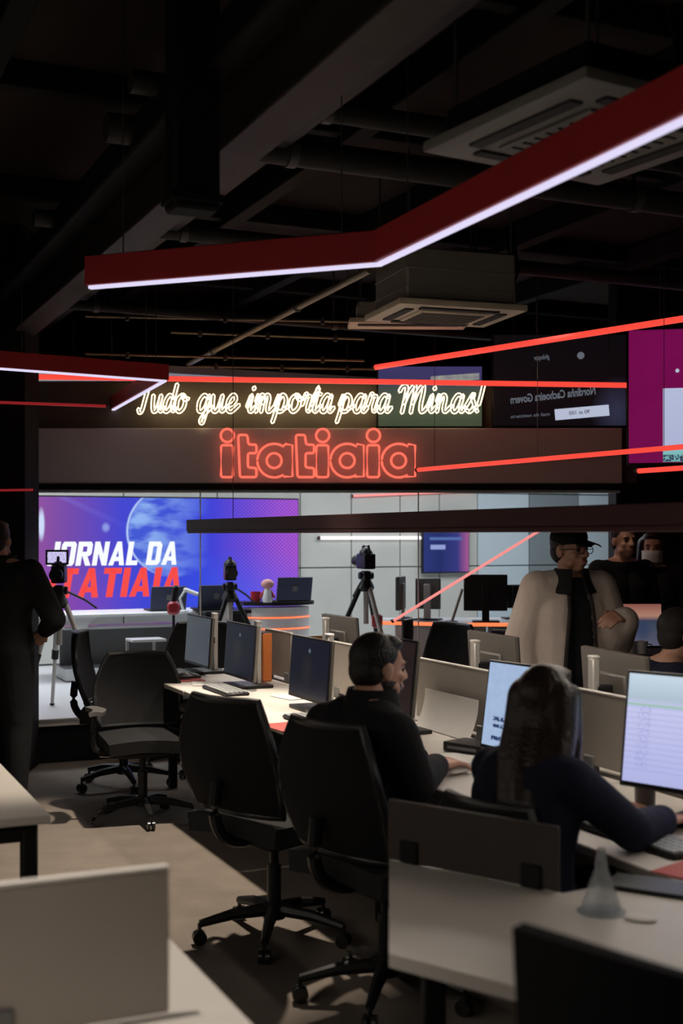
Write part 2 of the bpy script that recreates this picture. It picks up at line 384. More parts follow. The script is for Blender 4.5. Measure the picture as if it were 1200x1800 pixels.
def flat_text(s, name, m, parent, height, width, loc, shear=0.0, bold=0.0, rot=(R(90), 0, 0), flip=False):
    cu = bpy.data.curves.new(name, 'FONT'); cu.body = s; cu.size = 1; cu.offset = bold; cu.shear = shear; cu.resolution_u = 3
    tmp = bpy.data.objects.new(name, cu); COL.objects.link(tmp)
    bpy.context.view_layer.update()
    me = bpy.data.meshes.new_from_object(tmp.evaluated_get(bpy.context.evaluated_depsgraph_get()))
    bpy.data.objects.remove(tmp); bpy.data.curves.remove(cu)
    xs = [v.co.x for v in me.vertices]; ys = [v.co.y for v in me.vertices]
    x0, x1, y0, y1 = min(xs), max(xs), min(ys), max(ys)
    for v in me.vertices:
        x = (v.co.x-x0)/(x1-x0); y = (v.co.y-y0)/(y1-y0)
        v.co = Vector(((1-x if flip else x)*width, y*height, 0))
    bm = bmesh.new(); bm.from_mesh(me)
    ex = bmesh.ops.extrude_face_region(bm, geom=list(bm.faces))
    for v in ex['geom']:
        if isinstance(v, bmesh.types.BMVert): v.co.z += 0.003
    bmesh.ops.recalc_face_normals(bm, faces=list(bm.faces)); bm.to_mesh(me); bm.free()
    me.materials.clear(); me.materials.append(M[m])
    o = bpy.data.objects.new(name, me); COL.objects.link(o); o.parent = parent; o.location = loc; o.rotation_euler = rot
    return o
# ---------------------------------------------------------------- the setting
def struct(o, label=None): 
    return tag(o, label, kind='structure')
struct(MB().box((1, 8, -0.1), (16, 22, 0.2), 0).build('floor', 'carpet', smooth=False), 'brown-grey carpeted office floor')
struct(MB().box((1, 8, 3.8), (16, 22, 0.2), 0).build('ceiling', 'ceiling_paint', smooth=False), 'dark exposed ceiling of the newsroom')
struct(MB().box((1, 18.5, 1.85), (16, 0.2, 3.7), 0).build('wall_far', 'black_wall', smooth=False), 'black wall behind the studio')
struct(MB().box((-3.05, 8.6, 1.85), (1.85, 0.4, 3.7), 0.01).build('wall_left', 'black_wall', smooth=False), 'black wall beside the studio opening')
struct(MB().box((4.3, 9.95, 1.85), (4.3, 0.3, 3.7), 0.01).build('wall_right', 'black_wall', smooth=False), 'black wall beyond the standing people')
hd = struct(MB().box((-0.14, 9.82, 2.42), (4.9, 0.12, 0.80), 0.01).build('wall_header', 'fascia_dark', smooth=False), 'dark header panel above the studio opening')
struct(MB().box((-0.14, 9.66, 2.228), (4.60, 0.06, 0.425), 0.006).build('trim_1', 'fascia_grey', smooth=False), 'long grey band under the yellow neon line')
struct(MB().box((-0.14, 9.70, 1.988), (4.75, 0.16, 0.05), 0.006).build('trim_2', 'beam_black', smooth=False), 'black rail along the foot of the header')
# ceiling beams: a grid of black joists under the slab
for i, u in enumerate((-1.2, -0.2, 0.8, 2.55, 3.5, 4.5, 5.6)):
    struct(MB().box((0, 0, 0), (0.10, 13, 0.16), 0.006).build('ceiling_beam', 'beam_black', loc=W(u, 8.0, 3.61), rz=TH), 'black joist running along the ceiling')
for i, v in enumerate((2.6, 4.0, 5.6, 7.4, 9.4, 11.6)):
    struct(MB().box((0, 0, 0), (9, 0.08, 0.11), 0.006).build('ceiling_beam', 'beam_black', loc=W(2.8, v, 3.63), rz=TH), 'black joist running across the ceiling')
# studio: platform, wall of concrete panels, blue panels, ceiling
pl = struct(MB().box((4.0, 11.4, 0.300), (9.0, 5.0, 0.04), 0.004).build('floor_studio', 'studio_white', rz=TH, smooth=False), 'glossy white studio platform')
MB().box((4.0, 8.97, 0.14), (8.9, 0.06, 0.27), 0.004).build('riser', 'platform_riser', pl)
MB().box((4.0, 8.91, 0.29), (9.0, 0.02, 0.05), 0.004).build('nosing', 'edge_white', pl)
sw = struct(MB().box((5.0, 12.62, 1.6), (11.0, 0.1, 3.2), 0).build('wall_studio', 'studio_grey_wall', rz=TH, smooth=False), 'studio back wall clad in pale concrete panels')
for (u0, u1, m) in ((0.3, 1.3, 'studio_wall'), (1.3, 2.2, 'studio_wall'), (2.2, 3.2, 'studio_wall'), (3.2, 4.2, 'studio_wall'), (4.2, 5.14, 'studio_wall'), (5.14, 5.75, 'studio_wall'), (5.75, 6.35, 'studio_wall'),
                    (6.35, 6.85, 'studio_wall'), (6.85, 7.35, 'studio_wall'), (7.35, 8.05, 'studio_blue_wall'), (8.05, 8.75, 'studio_grey_wall'), (8.75, 9.6, 'studio_blue_wall')):
    for (z0, z1) in ((0.33, 1.26), (1.26, 2.10), (2.10, 2.9)):
        MB().box(((u0+u1)/2, 12.55, (z0+z1)/2), (u1-u0-0.012, 0.05, z1-z0-0.012), 0.004).build('panel', m, sw, smooth=False)
struct(MB().box((4.6, 11.2, 2.95), (9.6, 2.9, 0.06), 0).build('ceiling_studio', 'studio_white', rz=TH, smooth=False), 'white studio ceiling')
# clear panes of the studio front with their thin joints
gw = struct(MB().box((-0.14, 9.72, 1.955), (4.6, 0.03, 0.02), 0.003).build('window_1', 'edge_white', smooth=False), 'clear studio front of tall glass panes')
xs = [-2.36, at(352, 0, 9.72).x, at(735, 0, 9.72).x, 2.14]
for a, b in zip(xs, xs[1:]):
    MB().box(((a+b)/2, 9.72, 1.14), (b-a-0.012, 0.012, 1.62), 0).build('pane', 'clear_glass', gw, smooth=False)
for x in xs[1:3]:
    MB().box((x, 9.72, 1.14), (0.010, 0.014, 1.62), 0.002).build('joint', 'edge_white', gw, smooth=False)

# ---------------------------------------------------------------- ceiling services
b = thing('steel_beam', 'long dark steel beam with flanges crossing the ceiling', 'beam', W(1.52, 6.0, 3.14), TH)
MB().box((0, 0, 0.0), (0.03, 10, 0.26), 0.004).build('web', 'duct_metal', b)
MB().box((0, 0, -0.14), (0.17, 10, 0.02), 0.004).build('flange', 'duct_metal', b); MB().box((0, 0, 0.14), (0.17, 10, 0.02), 0.004).build('flange', 'duct_metal', b)
MB().box((-0.16, 0, 0.1), (0.12, 10, 0.14), 0.01).build('insulation', 'beam_black', b)
b = thing('cable_tray', 'perforated grey cable tray beside the steel beam', 'cable tray', W(1.86, 6.0, 3.26), TH)
MB().box((0, 0, 0), (0.20, 10, 0.012), 0.003).build('bottom_sheet', 'pipe_grey', b)
for s in (-1, 1): MB().box((s*0.10, 0, 0.035), (0.012, 10, 0.07), 0.003).build('side_rail', 'pipe_grey', b)
for k in range(12): MB().box((0, -4.6+k*0.82, 0.18), (0.012, 0.012, 0.33), 0).build('hanger', 'wire', b)
for k, (v, z, r, nm, lb) in enumerate(((4.60, 3.32, 0.045, 'ceiling_pipe', 'upper dark pipe crossing in front of the ceiling joists'), (4.98, 3.26, 0.06, 'ceiling_pipe', 'thick dark pipe just beyond the upper pipe'),
                           (6.55, 3.26, 0.045, 'ceiling_pipe', 'dark pipe crossing above the red zigzag lamp'), (8.6, 3.2, 0.035, 'ceiling_pipe', 'thin dark pipe far across the ceiling'))):
    p = thing(nm, lb, 'pipe', W(3.6, v, z), TH, 'dark pipes under the ceiling')
    MB().cyl((-2.4, 0, 0), (4, 0, 0), r, n=14).build('tube', 'pipe_grey', p)
    for x in (-1.6, 0.2, 2.0):
        MB().cyl((x-0.02, 0, 0), (x+0.02, 0, 0), r+0.008, n=14).box((x, 0, (3.7-z)/2), (0.012, 0.012, 3.7-z-0.02), 0).build('clamp', 'wire', p)
p = tag(MB().box((0, 0, 0), (0.16, 0.12, 1.2), 0.01).box((0, 0, -0.56), (0.18, 0.14, 0.03), 0.004).build('drop_column', 'beam_black', loc=at(338, 60, 4.2), rz=TH), 'black boxed drop hanging beside the steel beam', 'column')
cd = ((at(330, 640, 10.1), at(650, 474, 6.55)),)
for a, b2 in cd:
    c = thing('conduit', 'slanting yellowish conduit running up to the ceiling unit', 'conduit')
    MB().cyl(a, b2, 0.020, n=10).build('tube', 'conduit', c)
    for t in (0.2, 0.7): q = a.lerp(b2, t); MB().sph(q, 0.03, 10).build('coupling', 'wire', c)
for k, (x0, y0, x1, y1, d, lb) in enumerate(((150, 556, 640, 566, 9.0, 'highest thin conduit above the neon writing'), (300, 584, 640, 596, 9.2, 'thin conduit with a bracket above the neon writing'),
                                        (150, 622, 640, 634, 9.4, 'lower yellowish conduit above the neon writing'), (330, 644, 660, 649, 9.55, 'lowest conduit just above the red light line'))):
    c = thing('conduit', lb, 'conduit', group='thin conduits above the sign')
    a, e = at(x0, y0, d), at(x1, y1, d+0.05)
    MB().cyl(a, e, 0.009, n=8).build('tube', 'conduit', c)
    for t in (0.15, 0.5, 0.85): q = a.lerp(e, t); MB().box(q, (0.03, 0.03, 0.05), 0.004).build('bracket', 'wire', c)

def cassette(label, loc, rz, w, d, body_h, fm='ac_white', bm_='ac_box'):
    t = thing('air_conditioner', label, 'air conditioner', loc, rz)
    MB().box((0, 0, 0.02), (w, d, 0.035), 0.010, seg=2).build('face_plate', fm, t)
    bx = MB().box((0, 0, 0.04+body_h/2), (w*0.86, d*0.86, body_h), 0.012).build('body', bm_, t)
    for z in (0.25, 0.6): MB().box((0, 0, 0.04+body_h*z), (w*0.865, d*0.865, 0.008), 0.002).build('rib', bm_, bx)
    if d > 0.5:
        MB().box((0, 0, -0.003), (w*0.55, d*0.55, 0.012), 0.004).build('grille', fm, t)
        for k in range(7): MB().box((0, (k-3)*d*0.07, -0.010), (w*0.5, 0.010, 0.006), 0.001).build('grille_slat', 'ac_slot', t)
        for sx, sy, l in ((0, 1, 1), (0, -1, 1), (1, 0, 0), (-1, 0, 0)):
            MB().box((sx*w*0.37, sy*d*0.37, 0.0), (w*0.62 if l else 0.05, 0.05 if l else d*0.62, 0.012), 0.003).build('air_slot', 'ac_slot', t)
    else:
        MB().box((0, -d*0.2, 0.0), (w*0.85, 0.06, 0.012), 0.003).build('air_slot', 'ac_slot', t)
    MB().tube([(w*0.43, 0, 0.18), (w*0.55, 0.02, 0.2), (w*0.62, 0.05, 0.3), (w*0.6, 0.1, 0.55)], 0.03, 10).build('hose', 'beam_black', t)
    for sx in (-1, 1):
        for sy in (-1, 1): MB().cyl((sx*w*0.4, sy*d*0.4, 0.1), (sx*w*0.4, sy*d*0.4, 3.7-loc[2]-0.02), 0.006, n=6).build('hanger', 'wire', t)
    return t
cassette('grey ceiling air conditioner with exposed box hanging above the yellow neon writing', (0.57, 6.95, 2.83), R(18), 0.74, 0.58, 0.28, 'ac_warm_lit')
cassette('reflection of a large square ceiling air conditioner, built solid behind the bend of the red zigzag lamp', (0.79, 3.93, 2.86), R(31), 0.76, 0.78, 0.10, 'ac_dim_reflected', 'beam_black')  # ghost in the glass, built as a solid unit
cassette('narrow ceiling air vent lit yellow below the box-shaped air conditioner', at(716, 574, 8.9), R(2), 0.84, 0.30, 0.12, 'ac_warm_lit')  # strip shaped as a vent, its yellow light kept in the colour

# ---------------------------------------------------------------- lamps and light lines
def rail(name, label, pts, z, wd, h, body, led, cat='lamp', gap=0.0, ledw=0.6, ledh=0.012, wires=True):
    t = thing(name, label, cat)
    for a, b in zip(pts, pts[1:]):
        a, b = Vector((*a, 0)), Vector((*b, 0)); d = b-a; L = d.length; rz = math.atan2(d.y, d.x); mid = (a+b)/2
        s = MB(); s.box((0, 0, h/2), (L+wd*0.7, wd, h), 0.004)
        o = s.build('housing', body, t, loc=(mid.x, mid.y, z), rz=rz)
        MB().box((0, 0, -ledh/2+gap), (L+wd*0.3, wd*ledw, ledh), 0.002).build('led_strip', led, o)
        if wires:
            for q in (0.12, 0.88):
                MB().cyl((L*(q-0.5), 0, h), (L*(q-0.5), 0, 3.7-z), 0.0025, n=6).build('cable', 'wire', o)
    return t
rail('zigzag_lamp', 'large red zigzag pendant lamp with a bright white underside', [(-0.985, 4.93), (0.135, 4.51), (0.90, 2.72)], 2.60, 0.05, 0.115, 'red_lamp', 'led_white', ledw=0.5)
rail('zigzag_lamp', 'small red zigzag pendant lamp folding back beside the neon writing', [(-2.0, 7.35), (-1.12, 7.93), (-1.90, 10.1)], 2.60, 0.05, 0.10, 'red_lamp', 'led_white', ledw=0.5)
rail('zigzag_lamp', 'unseen fill lamp added behind the viewer, shaped as a red zigzag pendant', [(-2.2, -1.6), (0.2, -0.7), (2.4, -1.9)], 2.60, 0.07, 0.115, 'red_lamp', 'led_fill')  # unseen, added to light surfaces that face the camera
p0, p1 = W(2.70, 8.62), W(2.70, 1.2)
lamp = rail('bench_lamp', 'long dark pendant lamp hanging low over the double desk', [(p0.x, p0.y), (p1.x, p1.y)], 1.645, 0.07, 0.082, 'lamp_dark', 'led_bench', gap=-0.002)
for s in (-1, 1):
    MB().box((0, s*0.032, -0.003), (7.42, 0.006, 0.024), 0.001).build('side_lip', 'lamp_dark', lamp.children[0], loc=(0, 0, 0))
p0, p1 = W(-0.55, 6.2), W(-0.55, 1.2)
rail('bench_lamp', 'unseen long dark pendant lamp added over the desks by the aisle', [(p0.x, p0.y), (p1.x, p1.y)], 1.70, 0.07, 0.082, 'lamp_dark', 'led_bench', gap=-0.002)  # out of view, added to light the aisle desks and floor

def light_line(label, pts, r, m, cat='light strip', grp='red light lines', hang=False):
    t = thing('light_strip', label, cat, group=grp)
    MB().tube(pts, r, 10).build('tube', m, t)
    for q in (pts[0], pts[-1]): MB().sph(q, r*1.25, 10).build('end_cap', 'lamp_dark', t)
    if hang:
        for f in (0.08, 0.5, 0.92):
            q = Vector(pts[0]).lerp(Vector(pts[1]), f); MB().cyl(q, (q.x, q.y, 3.69), 0.002, n=6).build('cable', 'wire', t)
    return t
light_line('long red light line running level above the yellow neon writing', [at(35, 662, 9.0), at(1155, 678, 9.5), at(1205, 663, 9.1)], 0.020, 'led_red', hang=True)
light_line('reflection of a red light line, built as a tube rising towards the magenta screen from the middle', [at(658, 646, 9.45), at(1215, 558, 7.4)], 0.020, 'led_red', hang=True)  # reflection in the glass, modelled as a glowing tube
light_line('reflection of a red light line, built as a tube crossing the grey band beside the red neon word', [at(733, 826, 9.35), at(1215, 784, 7.3)], 0.016, 'led_red', hang=True)  # mirrored light line given a tube of its own
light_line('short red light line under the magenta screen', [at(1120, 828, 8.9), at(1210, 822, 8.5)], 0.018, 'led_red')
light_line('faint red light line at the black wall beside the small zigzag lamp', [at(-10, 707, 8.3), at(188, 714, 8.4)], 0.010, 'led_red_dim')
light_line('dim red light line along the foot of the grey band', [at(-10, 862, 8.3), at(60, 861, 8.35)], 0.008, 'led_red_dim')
light_line('slanting pink-red reflection built as a glowing tube across the studio front', [at(690, 1092, 9.66), at(962, 924, 9.66)], 0.011, 'led_pink')  # stray reflection drawn as a glowing tube
# wall lights of the studio
light_line('thin white light line on the concrete studio wall', [W(5.35, 12.50, 1.585), W(6.62, 12.50, 1.585)], 0.018, 'led_cool', grp='studio wall lights')
light_line('pinkish light line high on the concrete studio wall', [W(5.75, 12.50, 2.045), W(7.3, 12.50, 2.125)], 0.012, 'led_pink', grp='studio wall lights')

# ---------------------------------------------------------------- neon signs (1 sign unit = 1/229 m)
S = 229.0
def sg(px, py): return Vector(((px-600)/S, 0, (HOR-py)/S))
def offset_loop(path, wd):
    n = len(path); Ls, Rs = [], []
    for i, p in enumerate(path):
        d = path[min(i+1, n-1)]-path[max(i-1, 0)]
        if d.length < 1e-9: d = Vector((1, 0, 0))
        d.normalize(); nn = Vector((-d.z, 0, d.x)); Ls.append(p+nn*wd); Rs.append(p-nn*wd)
    d1 = (path[-1]-path[-2]).normalized(); d0 = (path[0]-path[1]).normalized()
    return Ls + [path[-1]+d1*wd] + Rs[::-1] + [path[0]+d0*wd]
G = {
 'T': (1.3, [[(-.1, 1.25), (.1, 1.5), (.5, 1.45), (1.2, 1.55)], [(.65, 1.5), (.5, .8), (.35, .1), (.15, -.05), (0, .15)]]),
 'M': (2.3, [[(-.2, 1.2), (-.05, 1.45), (.25, 1.5), (.35, 1.2), (.3, .4), (.25, -.05)], [(.3, .5), (.6, 1.2), (.95, 1.55), (1.05, 1.2), (1.0, .4), (.98, -.05)], [(1.02, .5), (1.3, 1.2), (1.65, 1.55), (1.75, 1.2), (1.7, .4), (1.8, .02), (2.05, .05), (2.3, .35)]]),
 'u': (1.15, [[(-.05, .95), (.02, .4), (.2, .02), (.5, .15), (.72, .95)], [(.72, .95), (.7, .3), (.88, .02), (1.15, .25)]]),
 'd': (1.15, [[(.75, .8), (.4, .98), (.08, .6), (.12, .1), (.4, .02), (.72, .4), (.88, 1.1), (.95, 1.6)], [(.95, 1.6), (.8, .6), (.9, .05), (1.15, .2)]]),
 'o': (1.1, [[(.5, 1.0), (.12, .75), (.12, .2), (.45, .0), (.82, .3), (.8, .8), (.5, 1.0), (.75, .72), (1.1, .78)]]),
 'q': (1.2, [[(.75, .8), (.4, .98), (.08, .6), (.12, .1), (.4, .02), (.68, .35), (.82, .95)], [(.82, .95), (.75, .0), (.6, -.65), (.42, -.5), (.7, -.1), (1.2, .3)]]),
 'e': (1.05, [[(.0, .3), (.5, .45), (.72, .78), (.45, 1.0), (.12, .65), (.15, .15), (.5, .0), (1.05, .4)]]),
 'i': (.7, [[(.0, .3), (.25, .98), (.2, .25), (.38, .0), (.7, .3)], [(.33, 1.32), (.36, 1.42)]]),
 'm': (1.7, [[(0, .6), (.15, 1.0), (.12, .0)], [(.14, .5), (.4, .98), (.6, .8), (.56, .0)], [(.58, .5), (.85, .98), (1.08, .8), (1.06, .2), (1.25, .0), (1.7, .35)]]),
 'n': (1.25, [[(0, .6), (.15, 1.0), (.12, .0)], [(.14, .5), (.42, .98), (.66, .8), (.64, .2), (.82, .0), (1.25, .35)]]),
 'p': (1.2, [[(.0, .4), (.22, 1.0), (.12, .0), (-.02, -.6)], [(.16, .6), (.5, 1.0), (.85, .7), (.75, .15), (.4, .0), (.2, .15)], [(.75, .15), (1.2, .35)]]),
 'r': (.85, [[(.0, .4), (.2, 1.05), (.35, .9), (.6, .88), (.5, .3), (.62, .02), (.85, .3)]]),
 't': (.75, [[(.0, .4), (.35, 1.45), (.22, .4), (.35, .0), (.75, .35)], [(.05, .98), (.62, 1.05)]]),
 'a': (1.15, [[(.75, .85), (.4, 1.0), (.08, .6), (.12, .1), (.4, .0), (.68, .4), (.8, .95)], [(.8, .95), (.74, .25), (.9, .0), (1.15, .25)]]),
 's': (.95, [[(.0, .25), (.5, 1.05), (.5, .75), (.72, .35), (.45, .0), (.15, .1)], [(.45, .0), (.95, .3)]]),
 '!': (.6, [[(.28, 1.55), (.2, .9), (.12, .42)], [(.06, .02), (.07, .08)]]),
}
neon = thing('neon_script_sign', 'yellow-white neon handwriting on the dark header above the grey band', 'neon sign', (0, 9.60, CAMZ))
for word, x0, x1 in (('Tudo', 246, 330), ('que', 349, 421), ('importa', 436, 588), ('para', 598, 689), ('Minas!', 704, 852)):
    tot = sum(G[c][0] for c in word); k = (x1-x0)/tot; x = 0.0; hh = 30.0
    for c in word:
        s = MB()
        for st in G[c][1]:
            P = [sg(x0 + k*(x+px) + (py*hh)*0.16 - 3, 724 - py*hh) for px, py in st]
            P = catmull(P, 5 if len(P) > 2 else 2)
            s.tube([q for q in offset_loop(P, 2.7/S)], 1.15/S, 6, closed=True)
        s.build('letter', 'neon_yellow', neon); x += G[c][0]
for px in (270, 385, 510, 640, 780): MB().cyl(sg(px, 712)+Vector((0, 0.005, 0)), sg(px, 712)+Vector((0, 0.14, 0)), 0.004, n=6).build('standoff', 'wire', neon)

red = thing('neon_word_sign', 'red outlined neon word glowing on the grey band', 'neon sign', (0, 9.58, CAMZ))
def rrect(x0, y0, x1, y1, r=4, n=4):
    out = []
    for (cx, cy, a0) in ((x1-r, y0+r, -90), (x1-r, y1-r, 0), (x0+r, y1-r, 90), (x0+r, y0+r, 180)):
        for k in range(n+1): a = R(a0+90*k/n); out.append(sg(cx+r*math.cos(a), cy+r*math.sin(a)))
    return out
def circ(cx, cy, r, n=24): return [sg(cx+r*math.cos(2*math.pi*k/n), cy+r*math.sin(2*math.pi*k/n)) for k in range(n)]
def L_i(x): return [circ(x+12, 766, 11.5), rrect(x+1, 783, x+22, 839)]
def round_poly(P, r=3.0):
    out = []; k = len(P)
    for i in range(k):
        a, b, c = Vector(P[i-1]), Vector(P[i]), Vector(P[(i+1) % k])
        ra = min(r, (a-b).length*0.45); rc = min(r, (c-b).length*0.45)
        p, q = b+(a-b).normalized()*ra, b+(c-b).normalized()*rc
        for t in (0, 0.33, 0.67, 1): e = p.lerp(b, t).lerp(b.lerp(q, t), t); out.append(sg(e.x, e.y))
    return out
def L_t(x): return [round_poly([(x, 765), (x+16, 765), (x+18, 782), (x+32, 782), (x+32, 797), (x+17, 797), (x+17, 822), (x+32, 823), (x+32, 839), (x+3, 839)], 4)]
def L_a(x, w):
    cx, cy, r = x+29, 810, 29.5; P = []
    a0, a1 = R(-58), R(-302)
    for k in range(26): a = a0+(a1-a0)*k/25; P.append((cx+r*math.cos(a), cy+r*math.sin(a)))
    P += [(x+w-17, 838), (x+w-1, 838), (x+w-1, 783), (x+w-13, 781)]
    return [[sg(*q) for q in P], circ(cx, cy, 13)]
for ch, loops in (('i', L_i(388)), ('t', L_t(419)), ('a', L_a(453, 62)), ('t', L_t(520)), ('i', L_i(555)), ('a', L_a(581, 59)), ('i', L_i(644)), ('a', L_a(671, 59))):
    s = MB()
    for lp in loops: s.tube(lp, 2.1/S, 8, closed=True)
    s.build('letter', 'neon_red', red)
for px in (400, 484, 567, 655, 715): MB().cyl(sg(px, 836)+Vector((0, 0.005, 0)), sg(px, 836)+Vector((0, 0.05, 0)), 0.004, n=6).build('standoff', 'wire', red)

# ---------------------------------------------------------------- reflected screens, built as televisions up by the header
def tv(label, c, w, h, rz, m, group=None):
    t = thing('television', label, 'television', c, rz, group)
    MB().box((0, 0.02, 0), (w+0.03, 0.045, h+0.03), 0.008).build('casing', 'monitor_black', t)
    MB().box((0, -0.006, 0), (w, 0.008, h), 0.002).build('display', m, t, smooth=False)
    MB().box((0, 0.055, 0), (w*0.3, 0.03, h*0.3), 0.004).build('wall_bracket', 'beam_black', t)
    return t
c = at(755, 690, 9.72); tv('reflection of a dim greenish screen, built as a television behind the last word of the yellow neon handwriting', (c.x, 9.685, 2.69), 0.80, 0.46, 0, 'reflected_tv_green')
c = at(982, 680, 9.72); t2 = tv('reflection of a dark screen with faint mirror-written lettering, built as a television beside the neon writing', (c.x, 9.685, 2.815), 1.02, 0.70, 0, 'reflected_tv_black')
flat_text('Nordinha Cachoeira Govern', 'caption', 'tv_text', t2, 0.065, 0.66, (-0.38, -0.014, -0.185), bold=0.02, rot=(R(90), R(-6.5), 0), flip=True)
flat_text('globopor', 'caption', 'tv_text', t2, 0.05, 0.12, (-0.20, -0.014, 0.14), rot=(R(90), R(-6.5), 0), flip=True)
MB().cyl((0.16, -0.012, 0.19), (0.16, -0.018, 0.19), 0.028, n=16).build('logo_disc', 'tv_text', t2)
MB().box((0, 0, 0), (0.42, 0.004, 0.085), 0.02).build('caption_bar', 'tv_white', t2, loc=(0.17, -0.014, -0.25), rot=(0, R(-5), 0))
flat_text('90 at 100', 'bar_caption', 'tv_text_dark', t2, 0.03, 0.16, (0.07, -0.0185, -0.271), rot=(R(90), R(-5), 0), flip=True)
flat_text('mail do noticiario', 'caption', 'tv_text', t2, 0.025, 0.30, (-0.38, -0.014, -0.295), rot=(R(90), R(-4), 0), flip=True)
c = at(1205, 690, 9.0); t3 = tv('reflection of a magenta screen showing a pale page, built as a television at the far right wall', (c.x, 9.0, 2.62), 0.80, 0.96, R(-12), 'reflected_tv_magenta')
MB().box((0, 0, 0), (0.42, 0.004, 0.53), 0.002).build('page', 'reflected_tv_page', t3, loc=(0.03+0.02, -0.014, -0.21), smooth=False)
MB().cyl((-0.06, -0.012, 0.18), (-0.06, -0.018, 0.18), 0.014, n=12).build('logo_disc', 'tv_white', t3)
# ---------------------------------------------------------------- desks
def desk_top_seams(t, u0, u1, v0, v1, n, z, m='desk_white'):
    for k in range(n):
        a, b = v0+(v1-v0)*k/n, v0+(v1-v0)*(k+1)/n
        MB().box(((u0+u1)/2, (a+b)/2, z), (u1-u0, b-a-0.004, 0.028), 0.004).build('top', m, t)
bench = thing('double_desk', 'long white double desk shared by two rows of workstations', 'desk', (0, 0, 0), TH)
for (a, b) in ((2.08, 2.745), (2.775, 3.46)): desk_top_seams(bench, a, b, 1.55, 7.85, 6, 0.726)
for v in (1.65, 3.15, 4.7, 6.2, 7.75):
    for u in (2.30, 3.24): MB().box((u, v, 0.355), (0.05, 0.05, 0.71), 0.006).build('leg', 'leg_black', bench)
    MB().box((2.77, v, 0.685), (0.98, 0.05, 0.05), 0.006).build('cross_beam', 'leg_black', bench)
MB().box((2.77, 4.7, 0.69), (0.06, 6.2, 0.05), 0.006).build('cable_channel', 'leg_black', bench)
MB().box((2.77, 4.7, 0.42), (0.02, 6.1, 0.44), 0.004).build('modesty_panel', 'leg_black', bench)

def privacy_panel(label, p, L, rz, m='panel_beige', h=0.27, grp='privacy panels on the desks', z0=0.765):
    t = thing('privacy_panel', label, 'privacy panel', (p.x, p.y, 0.740), rz, grp)
    MB().box((0, 0, z0-0.74+h/2), (L, 0.018, h), 0.004).build('panel', m, t)
    if m == 'panel_beige': MB().box((0, 0, z0-0.74+h+0.003), (L, 0.020, 0.008), 0.002).build('top_edge', 'edge_white', t)
    for x in (-L*0.36, L*0.36):
        MB().box((x, 0, 0.03), (0.06, 0.034, 0.06), 0.004).build('clip', 'grey_item' if m == 'panel_beige' else 'leg_black', t)
    return t
PV = TH+R(90)
for (v0, v1, lb) in ((3.20, 3.98, 'beige privacy panel just behind the spreadsheet monitor'), (4.56, 5.26, 'beige privacy panel with a white sheet before the man in black'),
                     (5.75, 6.25, 'beige privacy panel behind the third dark monitor'), (6.85, 7.28, 'small beige privacy panel beside the orange folder'), (2.0, 2.9, 'beige privacy panel at the near end of the double desk')):
    privacy_panel(lb, W(2.76, (v0+v1)/2), v1-v0, PV)
# loose sheet clipped low on the panel before the man
q = W(2.735, 4.86, 0.742); s = thing('paper_sheet', 'white curled sheet leaning on the privacy panel before the man', 'paper', q, PV)
MB().slab(lambda a, b: (-0.24+0.48*a, 0.02+0.05*(1-b)**2, 0.002+0.17*b), 8, 8, 0.002).build('sheet', 'paper', s)

# desks of the aisle row
def aisle_desk(label, v0, v1, u0=-1.4, u1=0.78):
    t = thing('aisle_desk', label, 'desk', (0, 0, 0), TH, 'white desks along the aisle')
    MB().box(((u0+u1)/2, (v0+v1)/2, 0.726), (u1-u0, v1-v0, 0.028), 0.004).build('top', 'desk_white', t)
    for v in (v0+0.05, v1-0.05): MB().box((u1-0.06, v, 0.355), (0.05, 0.05, 0.71), 0.006).build('leg', 'leg_black', t)
    for v in (v0+0.05, v1-0.05): MB().box((u0+0.06, v, 0.355), (0.05, 0.05, 0.71), 0.006).build('leg', 'leg_black', t)
    MB().box(((u0+u1)/2, v0+0.05, 0.68), (u1-u0-0.1, 0.04, 0.05), 0.006).build('apron', 'leg_black', t)
    MB().box(((u0+u1)/2, v1-0.10, 0.42), (u1-u0-0.3, 0.02, 0.48), 0.004).build('modesty_panel', 'leg_black', t)
    return t
aisle_desk('white desk in the near corner under the blurred panel', 1.35, 2.95)
aisle_desk('white desk with black legs past the blurred panel', 3.96, 5.2)
privacy_panel('big blurred beige panel standing on the near corner desk', W(0.65-1.1, 2.22), 2.2, TH, h=0.262, z0=0.748)
privacy_panel('dark panel standing on the second aisle desk', W(-0.12, 4.85), 1.5, TH, 'panel_dark', h=0.42)
lp = thing('laptop', 'closed grey laptop on the near corner desk', 'laptop', W(-0.10, 2.02, 0.742), TH+R(2))
MB().box((0, 0, 0.008), (0.42, 0.26, 0.016), 0.006, seg=2).build('base', 'grey_item', lp)
MB().box((0, 0.03, 0.026), (0.42, 0.20, 0.012), 0.005, seg=2).build('lid', 'grey_item', lp); MB().box((0, 0.115, 0.020), (0.40, 0.035, 0.034), 0.008).build('hinge', 'black_item', lp)

